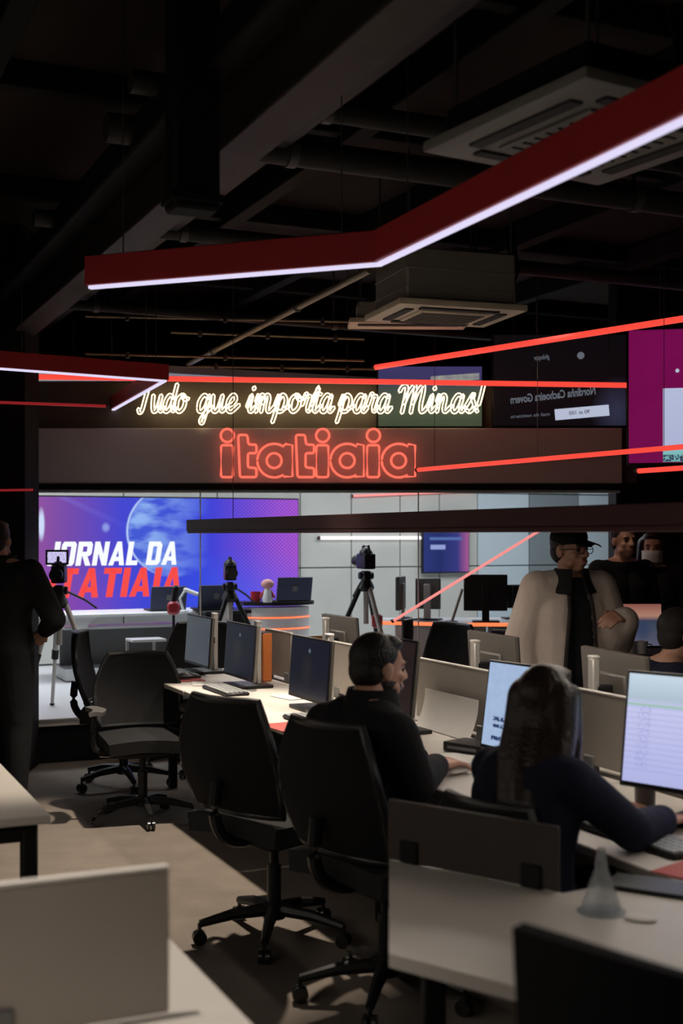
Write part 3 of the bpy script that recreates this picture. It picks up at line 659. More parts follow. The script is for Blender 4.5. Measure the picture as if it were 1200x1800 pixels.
# glass reflection of a table and its dark panel, built as solid furniture
tb = thing('reflected_table', 'reflection of a pale angled table, built solid in the near corner behind the black chair back', 'table')
poly = [(0.100, 2.640), (1.62, 1.40), (1.44, 1.86), (0.868, 3.130), (0.800, 3.230), (0.545, 3.085), (0.13, 3.41)]
MB().prism([(x, y) for x, y in poly], 0.708, 0.737).build('top', 'desk_white', tb, smooth=False)
for (x, y) in ((0.20, 2.72), (0.24, 3.20), (0.80, 3.05), (1.30, 1.80)): MB().box((x, y, 0.354), (0.05, 0.05, 0.708), 0.006).build('leg', 'leg_black', tb)
a, b = Vector((0.13, 3.405, 0)), Vector((0.535, 3.078, 0)); d = b-a
privacy_panel('reflection of a dark brown panel, built solid at the back edge of the angled table', (a+b)/2, d.length, math.atan2(d.y, d.x), 'panel_dark', h=0.16, z0=0.742)

# ---------------------------------------------------------------- office chair
def make_chair():
    t = thing('office_chair', 'x', 'chair')
    MB().slab(lambda a, b: ((a-0.5)*0.49*(1-0.10*b*b), (b-0.5)*0.48, 0.475+0.018*math.cos((a-0.5)*3)-0.05*max(0, b-0.75)**1.2), 10, 10, 0.075).build('seat', 'chair_seat', t)
    MB().box((0, 0, 0.42), (0.34, 0.34, 0.035), 0.01).build('seat_pan', 'chair_plastic', t)
    def bk(a, b):
        x = (a-0.5)*2; wd = 0.235*(1-0.16*b**3)*(0.86+0.28*math.sin(math.pi*min(1, b*0.8+0.15)))
        return (x*wd, -0.235-0.07*b+0.05*x*x-0.035*math.sin(math.pi*b*0.9), 0.55+0.44*b)
    MB().slab(bk, 12, 12, 0.022).build('backrest', 'chair_mesh', t)
    rim = [bk(i/10, 1) for i in range(11)] + [bk(1, 1-i/10) for i in range(1, 11)] + [bk(1-i/10, 0) for i in range(1, 11)] + [bk(0, i/10) for i in range(1, 10)]
    MB().tube(rim, 0.016, 8, closed=True).build('back_frame', 'chair_plastic', t)
    MB().tube(catmull([(0, 0.0, 0.42), (0, -0.22, 0.43), (0, -0.315, 0.52), (0, -0.31, 0.68)], 5), 0.024, 8).build('back_stem', 'chair_plastic', t)
    for s in (-1, 1):
        ar = MB().tube(catmull([(s*0.17, 0.0, 0.425), (s*0.28, 0.0, 0.44), (s*0.295, -0.01, 0.55), (s*0.295, 0.0, 0.655)], 5), 0.018, 8).build('arm_post', 'chair_plastic', t)
        MB().slab(lambda a, b: (s*(0.295-0.035*math.sin(math.pi*b))+(a-0.5)*0.075, -0.12+0.27*b, 0.672+0.006*math.cos((a-0.5)*3)), 5, 8, 0.026).build('armrest', 'armrest_grey', ar)
    MB().cyl((0, 0, 0.13), (0, 0, 0.30), 0.028).cyl((0, 0, 0.29), (0, 0, 0.41), 0.018).build('gas_column', 'chair_plastic', t)
    MB().cyl((0, 0, 0.085), (0, 0, 0.145), 0.045).build('hub', 'chair_plastic', t)
    MB().tube([(0.1, 0.02, 0.405), (0.22, 0.03, 0.40), (0.26, 0.03, 0.405)], 0.006, 6).build('lever', 'chrome', t)
    for k in range(5):
        a = R(72*k+20); c, s = math.cos(a), math.sin(a)
        L = MB().tube([(0.03*c, 0.03*s, 0.12), (0.17*c, 0.17*s, 0.110), (0.30*c, 0.30*s, 0.082)], [0.028, 0.023, 0.016], 8).build('base_leg', 'chair_plastic', t)
        w = MB()
        for e in (-0.014, 0.014): w.cyl((0.30*c-s*(e-0.008), 0.30*s+c*(e-0.008), 0.029), (0.30*c-s*(e+0.008), 0.30*s+c*(e+0.008), 0.029), 0.028, n=14)
        w.cyl((0.30*c, 0.30*s, 0.03), (0.30*c, 0.30*s, 0.085), 0.008, n=8)
        w.build('caster', 'caster', L)
    return t
chair0 = make_chair(); chair_used = [False]
def chair(p, rz, label, group='black office chairs'):
    o = copy_tree(chair0) if chair_used[0] else chair0
    chair_used[0] = True
    return place(o, (p.x, p.y, 0), rz, label, group)
FU = TH-R(90)                                        # facing the desks (+u)
chair(Vector((-0.27, 5.02, 0)), FU+R(24), 'black office chair pushed up to the double desk before the third monitor')
cB = chair(Vector((-1.13, 7.12, 0)), R(196), 'black office chair standing in the lit aisle near the first dark monitor')
chair(Vector((-1.40, 8.05, 0)), R(-88), 'black office chair farthest up the aisle by the white platform')
chair(Vector((0.155, 4.37, 0)), R(-50), 'black office chair under the man at the mouse')
ww = W(1.99, 3.12); cW = chair(Vector((0.60, 3.66, 0)), R(-52), 'black office chair under the long-haired woman')
cW.scale = (0.9, 0.9, 0.88)
cB.scale = (0.94, 0.94, 0.93)
chair(W(3.98, 6.85), FU+R(180), 'black mesh chair behind the privacy panel, beyond the man')
chair(W(4.0, 8.40), FU+R(150), 'black mesh chair in the far row below the striped desk')
chair(W(4.05, 7.62), FU+R(195), 'black mesh chair in the far row just past the wicker basket')
chair(Vector((-1.02, 8.62, 0)), R(172), 'dark chair back at the far end of the double desk')
# black chair back close by, cut by the frame
cb = thing('visitor_chair', 'black curved chair back close by in front of the angled table', 'chair', (0.0, 1.84, 0), 0)
MB().slab(lambda a, b: (0.262+0.045*(1-b)**1.5+(0.56-0.02*b)*a, 0.02-0.10*math.sin(math.pi*a)-0.05*(1-b), 0.50+(0.54-0.125*a+0.05*a*(1-a))*b), 16, 10, 0.045).build('backrest', 'chair_mesh', cb)
MB().slab(lambda a, b: (0.30+0.48*a, -0.12-0.44*b, 0.45+0.02*math.cos((a-0.5)*3)), 8, 8, 0.07).build('seat', 'chair_seat', cb)
for x in (0.32, 0.76):
    for y in (-0.14, -0.52): MB().cyl((x, y, 0), (x, y, 0.43), 0.014, n=10).build('leg', 'leg_black', cb)

# ---------------------------------------------------------------- monitors
def monitor(p, rz, label, scr='screen_navy', w=0.50, h=0.315, zc=0.955, tilt=4, group='desk monitors', base=True, back='monitor_back', pole=0.37, off=0.10, arm=False):
    t = thing('monitor', label, 'monitor', (p.x, p.y, 0.740), rz, group)      # front is local -y, pole at the origin
    hs = bpy.data.objects
    c = (0, -off, zc-0.74)
    b = MB().box((0, 0, 0), (w, 0.022, h), 0.006, seg=2).build('housing', back if back else 'monitor_black', t, loc=c, rot=(R(-tilt), 0, 0))
    MB().box((0, -0.0085, 0), (w+0.002, 0.010, h+0.002), 0.003).build('bezel', 'monitor_black', b)
    MB().box((0, -0.0135, 0.003), (w-0.018, 0.003, h-0.024), 0).build('display', scr, b, smooth=False)
    MB().box((0, 0.016, 0), (w*0.45, 0.02, h*0.45), 0.01).build('back_cover', back if back else 'monitor_black', b)
    MB().box((0, 0, pole/2), (0.048, 0.032, pole), 0.006).build('pole', 'pole_silver', t)
    MB().box((0, 0, pole+0.004), (0.050, 0.034, 0.012), 0.003).build('pole_cap', 'edge_white', t)
    MB().box((0, -off*0.5, zc-0.74), (0.05, off, 0.05), 0.006).build('tilt_arm', 'monitor_black', t)
    if base:
        MB().box((0, -0.06, 0.010), (0.26, 0.22, 0.018), 0.008, seg=2).build('foot', 'black_item', t)
    return t
MU = TH-R(90)                                        # screen facing -u
monitor(W(2.55, 7.66), MU, 'slate-grey monitor farthest along the near row of the double desk', 'screen_slate', zc=0.945)
monitor(W(2.54, 6.84), MU, 'dark blue monitor second along, in front of the orange folder', zc=0.95)
monitor(W(2.54, 5.80), MU, 'dark blue monitor third along, beside the man in black', zc=0.945)
monitor(W(2.58, 5.0), MU, 'dim warm monitor right before the face of the man in black', 'screen_warm', w=0.52, h=0.33, zc=1.0, tilt=6)
monitor(W(2.64, 4.0), MU+R(8), 'pale blue monitor partly hidden by the long-haired woman', 'screen_page', w=0.44, h=0.34, zc=0.965, tilt=8)
monitor(W(2.64, 3.02), MU+R(22), 'bright white monitor showing a spreadsheet in front of the long-haired woman', 'screen_sheet', w=0.56, h=0.36, zc=1.012, tilt=8)
# far row, seen from behind
BK = TH+R(90)
monitor(W(3.02, 5.17), BK-R(4), 'far-row monitor seen from behind, its white pole beside the standing man', 'screen_slate', zc=0.99, pole=0.37)
monitor(W(3.02, 4.22), BK-R(8), 'far-row monitor with a bright pole below the jacket of the standing man', 'screen_slate', w=0.54, h=0.32, zc=0.985, pole=0.38)
monitor(W(3.10, 3.15), BK, 'far-row black monitor behind the spreadsheet screen', 'screen_slate', w=0.54, h=0.34, zc=1.0, back='monitor_black')
monitor(W(3.02, 6.95), BK, 'far-row monitor behind the slate-grey and blue screens', 'screen_slate', zc=0.97)

# ---------------------------------------------------------------- things on the desks
def keyboard(p, rz, label, L=0.42):
    t = thing('keyboard', label, 'keyboard', (p.x, p.y, 0.7405), rz, 'keyboards on the desks')
    MB().box((0, 0, 0.009), (L, 0.14, 0.016), 0.005).build('case', 'black_item', t)
    k = MB()
    for r in range(5):
        for c in range(15): k.box((-L/2+0.02+c*(L-0.04)/14, -0.052+r*0.026, 0.019), ((L-0.04)/14*0.82, 0.020, 0.008), 0)
    tag(k.build('keys', 'key_grey', t, smooth=False), kind='stuff'); return t
keyboard(W(2.26, 2.92), FU+R(2), 'grey-keyed keyboard in front of the spreadsheet monitor')
keyboard(W(2.27, 5.38), FU, 'black keyboard in front of the third dark monitor')
keyboard(W(2.28, 6.66), FU, 'black keyboard in front of the second dark monitor')
keyboard(W(2.29, 7.55), FU, 'black keyboard in front of the slate-grey monitor')
def mouse(p, rz, label, m='black_item', body=None):
    t = thing('computer_mouse', label, 'mouse', (p.x, p.y, 0.7405), rz, 'mice on the desks')
    MB().slab(lambda a, b: ((a-0.5)*0.058*(1-0.35*(2*b-1)**4), (b-0.5)*0.105, 0.014+0.024*math.sin(math.pi*a)*math.sin(math.pi*(0.12+0.78*b))), 10, 12, 0.012).build('shell', m, t)
    MB().cyl((-0.004, 0.025, 0.036), (0.004, 0.025, 0.036), 0.008, n=10).build('wheel', 'grey_item', t)
    return t
def pad(p, rz, label, m='red_pad', sx=0.24, sy=0.20):
    t = tag(MB().slab(lambda a, b: ((a-0.5)*sx, (b-0.5)*sy, 0.0025), 4, 4, 0.004).build('mouse_pad', m, loc=(p.x, p.y, 0.7405), rz=rz), label, 'mouse pad', 'mouse pads')
    return t
pad(W(2.20, 2.56), FU+R(18), 'red mouse pad before the spreadsheet monitor'); m1 = mouse(W(2.21, 2.56), FU, 'black mouse on the red pad by the spreadsheet monitor'); m1.location.z = 0.7455
pad(W(2.20, 5.42)+Vector((-.02, -.12, 0)), FU+R(5), 'red mouse pad at the third dark monitor'); pad(W(2.24, 7.32), FU, 'red mouse pad between the slate-grey and second dark monitors')
mouse(Vector((0.425, 4.590, 0)), R(-52), 'pale mouse held by the man in black', 'paper')
mouse(W(2.24, 7.30), FU, 'dark mouse on the far red pad').location.z = 0.7455
def dock(p, rz, label):
    t = thing('docking_station', label, 'dock', (p.x, p.y, 0.7405), rz, 'black docks on the desks')
    MB().box((0, 0, 0.022), (0.20, 0.14, 0.040), 0.008, seg=2).build('box', 'black_item', t)
    MB().box((0, -0.071, 0.022), (0.15, 0.004, 0.012), 0.001).build('port_strip', 'grey_item', t)
    MB().tube(catmull([(0.08, 0.07, 0.02), (0.14, 0.12, 0.03), (0.2, 0.1, 0.006), (0.26, 0.16, 0.006)], 5), 0.004, 6).build('cable', 'leg_black', t); return t
dock(W(2.46, 2.72), FU+R(10), 'black dock under the spreadsheet monitor'); dock(W(2.40, 5.52), FU, 'black dock beside the foot of the third dark monitor'); dock(W(2.56, 4.40), FU+R(20), 'black dock behind the hand of the man in black')
sp = thing('desk_speaker', 'small grey rounded speaker standing on the desk under the spreadsheet monitor', 'speaker', (*W(2.50, 3.22).xy, 0.7405), FU)
MB().lathe([(0.030, 0), (0.036, 0.01), (0.038, 0.10), (0.034, 0.125), (0.02, 0.132)], n=20, ax=1.0, ay=0.8).build('body', 'grey_item', sp); MB().lathe([(0.0405, 0.001), (0.0405, 0.008), (0.036, 0.01)], n=20).build('foot_ring', 'black_item', sp)
cbl = tag(MB().tube(catmull([W(2.55, 2.85, 0.744), W(2.5, 2.95, 0.79), W(2.46, 2.92, 0.80), W(2.42, 2.85, 0.75), W(2.40, 2.80, 0.745)], 6), 0.004, 8).sph(W(2.40, 2.80, 0.746), 0.006, 8).build('power_cable', 'leg_black'), 'black cable looping below the spreadsheet monitor', 'cable')
ob = thing('folder', 'tall orange folder standing between two dark monitors', 'folder', (*W(2.67, 7.10).xy, 0.7405), PV)
MB().box((0, 0, 0.145), (0.16, 0.06, 0.29), 0.006).build('cover', 'orange_box', ob); MB().box((0.0, -0.031, 0.2), (0.05, 0.002, 0.08), 0).build('spine_label', 'paper', ob); MB().box((0, 0.004, 0.289), (0.15, 0.05, 0.006), 0).build('pages', 'leg_black', ob)
bs = thing('basket', 'small brown wicker basket on the far row beyond the third monitor', 'basket', (*W(3.25, 7.40).xy, 0.7405), TH)
MB().lathe([(0.09, 0), (0.12, 0.10), (0.125, 0.22), (0.118, 0.22), (0.11, 0.10), (0.08, 0.02)], n=20, ax=1.5).build('bowl', 'wicker', bs)
for k in range(3): MB().tube([(0.185*math.cos(i*math.pi/10), 0.125*math.sin(i*math.pi/10), 0.07+0.06*k) for i in range(20)], 0.008, 6, closed=True).build('rib', 'wicker', bs)
bk = thing('shadow_slab', 'black notebook lying at the corner of the desk before the woman', 'shadow_slab', (0.80, 3.13-0.02, 0.7375), R(-30))  # flat dark slab where the panel casts its shadow
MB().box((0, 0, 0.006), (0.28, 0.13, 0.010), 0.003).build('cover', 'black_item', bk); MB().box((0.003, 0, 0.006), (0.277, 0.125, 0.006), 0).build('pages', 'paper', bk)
gl = thing('reflected_cone', 'small clear glass cone standing on the angled table', 'reflection', (0.608, 2.93, 0.7375), 0)  # faint reflection modelled as a clear cone
MB().lathe([(0.055, 0), (0.05, 0.006), (0.034, 0.05), (0.016, 0.10), (0.010, 0.15), (0.008, 0.15), (0.013, 0.10), (0.030, 0.05), (0.046, 0.008), (0.0, 0.007)], n=14).build('cone', 'tinted_glass', gl); MB().lathe([(0.058, 0), (0.058, 0.003), (0.04, 0.004)], n=14).build('rim', 'tinted_glass', gl)
ov = thing('coaster', 'small white oval coaster beside the glass cone', 'coaster', (0.685, 2.87, 0.7375), R(-25))
MB().lathe([(0.030, 0), (0.034, 0.002), (0.034, 0.005), (0.028, 0.006)], n=24, ax=1.1, ay=0.8).build('disc', 'paper', ov); MB().lathe([(0.026, 0.0058), (0.026, 0.0072), (0.022, 0.0074)], n=24, ax=1.1, ay=0.8).build('inlay', 'edge_white', ov)
for k, (u, v, rz, lb) in enumerate(((2.40, 4.28, 20, 'loose white sheet by the hand of the man in black'), (2.36, 7.05, -15, 'loose white sheet near the second dark monitor'), (2.60, 6.30, 10, 'white sheet between the second and third dark monitors'))):
    p = W(u, v); tag(MB().slab(lambda a, b: ((a-0.5)*0.21, (b-0.5)*0.29, 0.002+0.004*a*b), 4, 4, 0.001).build('paper_sheet', 'paper', loc=(p.x, p.y, 0.741), rz=FU+R(rz)), lb, 'paper', 'loose sheets')
# ---------------------------------------------------------------- studio
vw = thing('video_wall', 'wide purple-blue video wall showing a globe and a white and red title', 'video wall', W(3.63, 12.50, 1.426), TH)
MB().box((0, 0.0, 0), (2.95, 0.05, 1.17), 0.006).build('cabinet', 'monitor_black', vw)
MB().box((0, -0.030, 0), (2.92, 0.012, 1.14), 0).build('display', 'video_wall', vw, smooth=False)
MB().box((0, -0.03, -0.605), (3.0, 0.09, 0.04), 0.006).build('ledge', 'studio_white', vw)
# lettering printed on the screen: px 82-312 x 950-990 and 115-318 x 993-1045
def bar(a, b, t):                        # a thick straight stroke as a quad
    a, b = Vector((*a, 0)), Vector((*b, 0)); d = (b-a).normalized(); n = Vector((-d.y, d.x, 0))*t/2
    return [(a+n)[:2], (b+n)[:2], (b-n)[:2], (a-n)[:2]]
T_ = 0.30
BLOCK = {                                # letters 1 high, stroke T_ wide, given as quads
 'I': (0.30, [[(0, 0), (.3, 0), (.3, 1), (0, 1)]]),
 'T': (0.78, [[(.24, 0), (.54, 0), (.54, 1), (.24, 1)], [(0, .80), (.78, .80), (.78, 1), (0, 1)]]),
 'L': (0.66, [[(0, 0), (.3, 0), (.3, 1), (0, 1)], [(0, 0), (.66, 0), (.66, .20), (0, .20)]]),
 'A': (0.92, [[(0, 0), (.28, 0), (.56, 1), (.33, 1)], [(.92, 0), (.64, 0), (.36, 1), (.59, 1)], [(.2, .18), (.72, .18), (.68, .36), (.24, .36)]]),
 'N': (0.84, [[(0, 0), (.27, 0), (.27, 1), (0, 1)], [(.57, 0), (.84, 0), (.84, 1), (.57, 1)], [(0, 1), (.27, 1), (.84, 0), (.57, 0)]]),
 'J': (0.62, [[(.32, .12), (.62, .12), (.62, 1), (.32, 1)], [(.08, 0), (.54, 0), (.62, .14), (.62, .2), (0, .2), (0, .1)], [(0, .1), (.27, .1), (.27, .32), (0, .32)]]),
 'O': (0.82, [[(0, .12), (.29, .12), (.29, .88), (0, .88)], [(.53, .12), (.82, .12), (.82, .88), (.53, .88)], [(.10, 0), (.72, 0), (.82, .12), (.82, .2), (0, .2), (0, .12)], [(0, .8), (.82, .8), (.82, .88), (.72, 1), (.10, 1), (0, .88)]]),
 'D': (0.82, [[(0, 0), (.29, 0), (.29, 1), (0, 1)], [(.53, .14), (.82, .14), (.82, .86), (.53, .86)], [(0, 0), (.68, 0), (.82, .14), (.82, .2), (0, .2)], [(0, .8), (.82, .8), (.82, .86), (.68, 1), (0, 1)]]),
 'R': (0.84, [[(0, 0), (.29, 0), (.29, 1), (0, 1)], [(.53, .52), (.82, .52), (.82, .88), (.53, .88)], [(0, .8), (.82, .8), (.82, .88), (.72, 1), (0, 1)], [(0, .40), (.70, .40), (.82, .50), (.82, .58), (0, .58)], [(.30, .44), (.58, .44), (.86, 0), (.56, 0)]]),
}
def block_text(txt, m, parent, x0, z0, width, height, shear=0.16):
    tot = sum(0.42 if c == ' ' else BLOCK[c][0]+0.10 for c in txt)-0.10; k = width/tot; x = 0.0
    for c in txt:
        if c == ' ': x += 0.42; continue
        s = MB()
        for q in BLOCK[c][1]: s.prism([(x0+k*(x+px)+shear*py*height, z0+py*height) for px, py in q], 0, 0.004)
        s.build('letter', m, parent, loc=(0, -0.036, 0), rot=(R(90), 0, 0), smooth=False); x += BLOCK[c][0]+0.10
block_text('JORNAL DA', 'letter_white', vw, -1.225, -0.115, 1.33, 0.240)
block_text('ITATIAIA', 'letter_red', vw, -1.215, -0.435, 1.36, 0.295)
wt = tv('blue portrait screen on the concrete studio wall', W(6.90, 12.46, 1.53), 0.58, 0.66, TH, 'tv_blue')

sd = thing('anchor_desk', 'long white anchor desk on flared legs below the video wall', 'desk', W(2.95, 11.3, 0.32), TH)
MB().box((0, 0, 0.585), (1.7, 0.6, 0.03), 0.008).build('top', 'studio_white', sd)
MB().box((0.1, 0.06, 0.46), (1.45, 0.3, 0.025), 0.004).build('shelf', 'studio_white', sd)
MB().box((0.1, 0.12, 0.26), (1.45, 0.02, 0.36), 0.004).build('back_panel', 'grey_item', sd)
MB().box((0.1, -0.02, 0.06), (1.5, 0.5, 0.10), 0.006).build('plinth', 'studio_white', sd)
for x in (-0.52, 0.62):
    MB().slab(lambda a, b: (x+(a-0.5)*(0.12+0.18*max(0, (b-0.8)/0.2)**2), -0.24, 0.11+0.46*b), 6, 14, 0.08).build('flared_leg', 'studio_white', sd)
ps = thing('paper_tray', 'stack of white trays on a low stand before the anchor desk', 'tray', (*at(248, 1125, 10.0).xy, 0.32), TH)
for k, z in enumerate((0.24, 0.34, 0.46)): MB().box((0.02*k, 0, z), (0.28, 0.22, 0.02), 0.004).build('tray', 'studio_white', ps)
for x in (-0.1, 0.12): MB().box((x, 0.05, 0.23), (0.02, 0.02, 0.46), 0.003).build('post', 'pole_silver', ps)

bd = thing('counter', 'low black counter between the anchor desk and the striped desk', 'counter', (*at(395, 1075, 11.5).xy, 0.32), TH)
MB().box((0, 0, 0.60), (0.50, 0.4, 0.03), 0.006).build('top', 'monitor_black', bd); MB().box((0, 0.02, 0.3), (0.46, 0.34, 0.58), 0.006).build('body', 'black_item', bd)
cv = thing('striped_desk', 'curved desk with a black top and pink-lit striped front', 'desk', (*at(500, 1070, 11.4).xy, 0.32), TH)
def arc(r, a0=-150, a1=-30, n=14): return [(r*math.cos(R(a0+(a1-a0)*k/n)), 0.28+r*0.75*math.sin(R(a0+(a1-a0)*k/n))) for k in range(n+1)]
MB().prism(arc(0.40)+[(0.35, 0.3), (-0.35, 0.3)], 0.655, 0.69).build('top', 'monitor_black', cv, smooth=False)
for k in range(6): MB().prism(arc(0.35)+[(0.29, 0.3), (-0.29, 0.3)], 0.04+k*0.102, 0.04+k*0.102+0.085).build('front_band', 'studio_white', cv, smooth=False)
for k in range(5): MB().tube([(x, y, 0.135+k*0.102) for x, y in arc(0.352)], 0.008, 6).build('light_slot', 'led_orange', cv)
rc = thing('curved_counter', 'pale curved counter edged by an orange light line', 'counter', (*at(800, 1095, 10.4).xy, 0.32), 0)
P = [(-0.62, 0.10), (-0.30, -0.03), (0.0, -0.12), (0.35, -0.12), (0.75, -0.10), (0.95, -0.08), (0.95, 0.5), (-0.62, 0.5)]
MB().prism(P, 0.545, 0.58).build('top', 'studio_white', rc, smooth=False)
for (x0, x1) in ((-0.50, -0.12), (-0.11, 0.27), (0.28, 0.66), (0.67, 0.92)): MB().box(((x0+x1)/2, 0.10+0.02, 0.28), (x1-x0-0.008, 0.10, 0.52), 0.005).build('front_panel', 'studio_white', rc)
MB().tube([Vector((x, y-0.006, 0.562)) for x, y in P[:6]], 0.014, 8).build('light_edge', 'led_orange', rc)

# tripods with cameras
def tripod(label, p, rz, z0, ztop, spread=0.42, screen=False, red=False):
    t = thing('camera_tripod', label, 'camera tripod', (p.x, p.y, z0), rz, 'cameras on tripods')
    h = ztop-z0; hub = h-0.32
    for k in range(3):
        a = R(120*k+90+15); f = Vector((spread*math.cos(a), spread*math.sin(a), 0.01)); top = Vector((0.05*math.cos(a), 0.05*math.sin(a), hub)); mid = top.lerp(f, 0.5)
        L = MB().cyl(top, mid, 0.021, n=10).cyl(mid, f, 0.014, n=10).build('leg', 'black_item' if k and not screen else 'pole_silver', t)
        MB().sph(f, (0.02, 0.02, 0.012), 10).build('foot', 'caster', L); MB().cyl(mid-(f-top).normalized()*0.04, mid+(f-top).normalized()*0.03, 0.027, n=10).build('clamp', 'black_item', L)
    MB().cyl((0, 0, hub-0.30), (0, 0, hub+0.03), 0.022, n=12).build('centre_column', 'pole_silver', t)
    MB().lathe([(0.055, hub-0.03), (0.07, hub), (0.06, hub+0.03), (0.04, hub+0.07)], n=16).build('bowl', 'black_item', t)
    hd = MB().box((0, 0, hub+0.10), (0.08, 0.10, 0.08), 0.015).cyl((-0.06, 0, hub+0.1), (0.06, 0, hub+0.1), 0.03, n=14).build('pan_head', 'black_item', t)
    MB().tube([(0.03, 0.05, hub+0.1), (0.16, 0.24, hub+0.02), (0.24, 0.34, hub-0.05)], 0.009, 8).build('pan_handle', 'black_item', hd)
    c = MB().box((0, 0, hub+0.22), (0.10, 0.20, 0.13), 0.02, seg=2).sph((0, 0, hub+0.28), (0.055, 0.08, 0.055), 14).build('camera_body', 'black_item', t)
    MB().cyl((0, -0.10, hub+0.22), (0, -0.22, hub+0.22), 0.04, 0.048, n=18).build('lens', 'monitor_black', c); MB().tube([(0, 0.08, hub+0.29), (0, 0.06, hub+0.345), (0, -0.06, hub+0.345), (0, -0.09, hub+0.29)], 0.011, 8).build('top_handle', 'black_item', c)
    if red: MB().box((-0.10, 0, hub-0.28), (0.09, 0.06, 0.12), 0.02).build('red_pouch', 'red_plastic', t)
    if screen:
        e = MB().box((-0.01, -0.04, hub+0.345), (0.165, 0.022, 0.110), 0.004).build('field_monitor', 'monitor_black', t)
        MB().box((-0.01, -0.052, hub+0.345), (0.135, 0.003, 0.080), 0).build('display', 'viewfinder', e, smooth=False)
    return t
tripod('black camera on a tripod before the blue middle of the video wall', Vector((*at(404, 1000, 10.6).xy, 0)), R(10), 0.32, 1.40)
tripod('camera on a tripod with a red pouch before the pale concrete wall', Vector((*at(643, 1000, 10.4).xy, 0)), R(200), 0.32, 1.50, red=True)
tripod('camera on a grey tripod with a lit viewfinder beside the black-clad operator', Vector((*at(104, 1000, 9.2).xy, 0)), R(6), 0.32, 1.43, 0.36, screen=True)

# studio table things
def laptop(p, z, rz, label, scr='screen_slate'):
    t = thing('laptop', label, 'laptop', (p.x, p.y, z), rz, 'studio laptops')
    MB().box((0, 0, 0.008), (0.34, 0.24, 0.016), 0.005).build('base', 'black_item', t)
    l = MB().box((0, 0.13, 0.12), (0.34, 0.012, 0.22), 0.005, rot=(R(-12), 0, 0)).build('lid', 'navy_item', t); MB().box((0, 0.142, 0.125), (0.05, 0.004, 0.05), 0.001, rot=(R(-12), 0, 0)).build('emblem', 'grey_item', l); return t
laptop(at(508, 1050, 11.4), 1.0105, TH+R(180), 'dark laptop on the striped desk'); laptop(at(372, 1050, 11.5), 0.936, TH+R(180), 'navy laptop on the black counter'); laptop(at(290, 1055, 11.6)+Vector((0, -0.02, 0)), 0.9205, TH+R(180), 'dark laptop on the anchor desk behind the red microphone')
mg = thing('mug', 'red mug on the edge of the striped desk', 'mug', (*at(449, 1060, 11.45).xy, 1.0105), 0)
MB().lathe([(0.04, 0), (0.045, 0.005), (0.047, 0.09), (0.042, 0.09), (0.04, 0.01)], n=18).build('cup', 'red_plastic', mg); MB().tube([(0.045, 0, 0.075), (0.08, 0, 0.07), (0.08, 0, 0.03), (0.044, 0, 0.02)], 0.007, 8).build('handle', 'red_plastic', mg)
fg = thing('figurine', 'small pink-headed white figurine beside the dark laptop on the striped desk', 'figurine', (*at(470, 1050, 11.3).xy, 1.0105), 0)
MB().lathe([(0.04, 0), (0.05, 0.03), (0.035, 0.10), (0.02, 0.13)], n=14).build('body', 'studio_white', fg); MB().sph((0, 0, 0.165), (0.06, 0.05, 0.045), 14).build('head', 'pink_item', fg)
for s in (-1, 1): MB().cap((s*0.03, 0, 0.1), 0.014, (s*0.06, -0.01, 0.05), 0.012, 8).build('arm', 'red_plastic', fg)
mc = thing('microphone', 'microphone with a red cube standing below the red title of the video wall', 'microphone', (*at(305, 1100, 10.6).xy, 0.32), 0)
MB().lathe([(0.10, 0), (0.10, 0.015), (0.02, 0.03)], n=16).build('foot', 'black_item', mc); MB().cyl((0, 0, 0.02), (0, 0, 0.62), 0.012, n=10).build('stand', 'black_item', mc); MB().box((0, 0, 0.68), (0.10, 0.10, 0.11), 0.02).build('flag_cube', 'red_plastic', mc)
MB().cyl((0, 0, 0.73), (0.02, 0, 0.82), 0.022, 0.03, n=12).sph((0.02, 0, 0.84), 0.034, 12).build('head', 'black_item', mc)
lm = thing('arm_lamp', 'small white jointed lamp on the anchor desk by the microphone', 'lamp', (*at(322, 1060, 11.35).xy, 0.9205), 0)
MB().lathe([(0.05, 0), (0.05, 0.01), (0.01, 0.02)], n=14).build('foot', 'studio_white', lm); MB().tube([(0, 0, 0.01), (-0.03, 0, 0.12), (0.02, 0, 0.20)], 0.012, 8).build('arm', 'studio_white', lm); MB().cap((0.02, 0, 0.2), 0.02, (0.13, 0, 0.16), 0.018, 10).build('head', 'studio_white', lm)
# monitors on the curved counter
def cmon(p, z, rz, label, w, h, m='monitor_black', scr='screen_slate', post='pole_silver'):
    t = thing('monitor', label, 'monitor', (p.x, p.y, z), rz, 'monitors on the curved counter')
    b = MB().box((0, 0, 0.09+h/2), (w, 0.03, h), 0.006).build('housing', m, t); MB().box((0, 0.016, 0.09+h/2), (w-0.03, 0.003, h-0.03), 0).build('display', scr, b, smooth=False)
    MB().box((0, -0.02, 0.10+h*0.2), (0.06, 0.02, 0.2+h*0.4), 0.004).build('post', post, t); MB().box((0, -0.01, 0.006), (0.22, 0.16, 0.012), 0.004).build('foot', 'black_item', t); return t
cmon(at(853, 1080, 10.35), 0.901, R(-3), 'black monitor seen from behind on the curved counter', 0.36, 0.30, post='monitor_black')
cmon(at(905, 1080, 10.75), 0.901, R(8), 'smaller black monitor half hidden by the beige jacket', 0.24, 0.20, post='monitor_black')
cmon(at(704, 1080, 10.5), 0.901, R(76), 'grey monitor seen edge-on at the end of the curved counter', 0.30, 0.28, 'grey_item')
cmon(at(752, 1080, 10.6), 0.901, R(-22), 'white-topped monitor on the curved counter below the wall screen', 0.22, 0.26, 'grey_item', post='studio_white')
st = thing('tablet_stand', 'slanted silver stand beside the black monitor on the counter', 'stand', (*at(800, 1080, 10.3).xy, 0.901), 0)
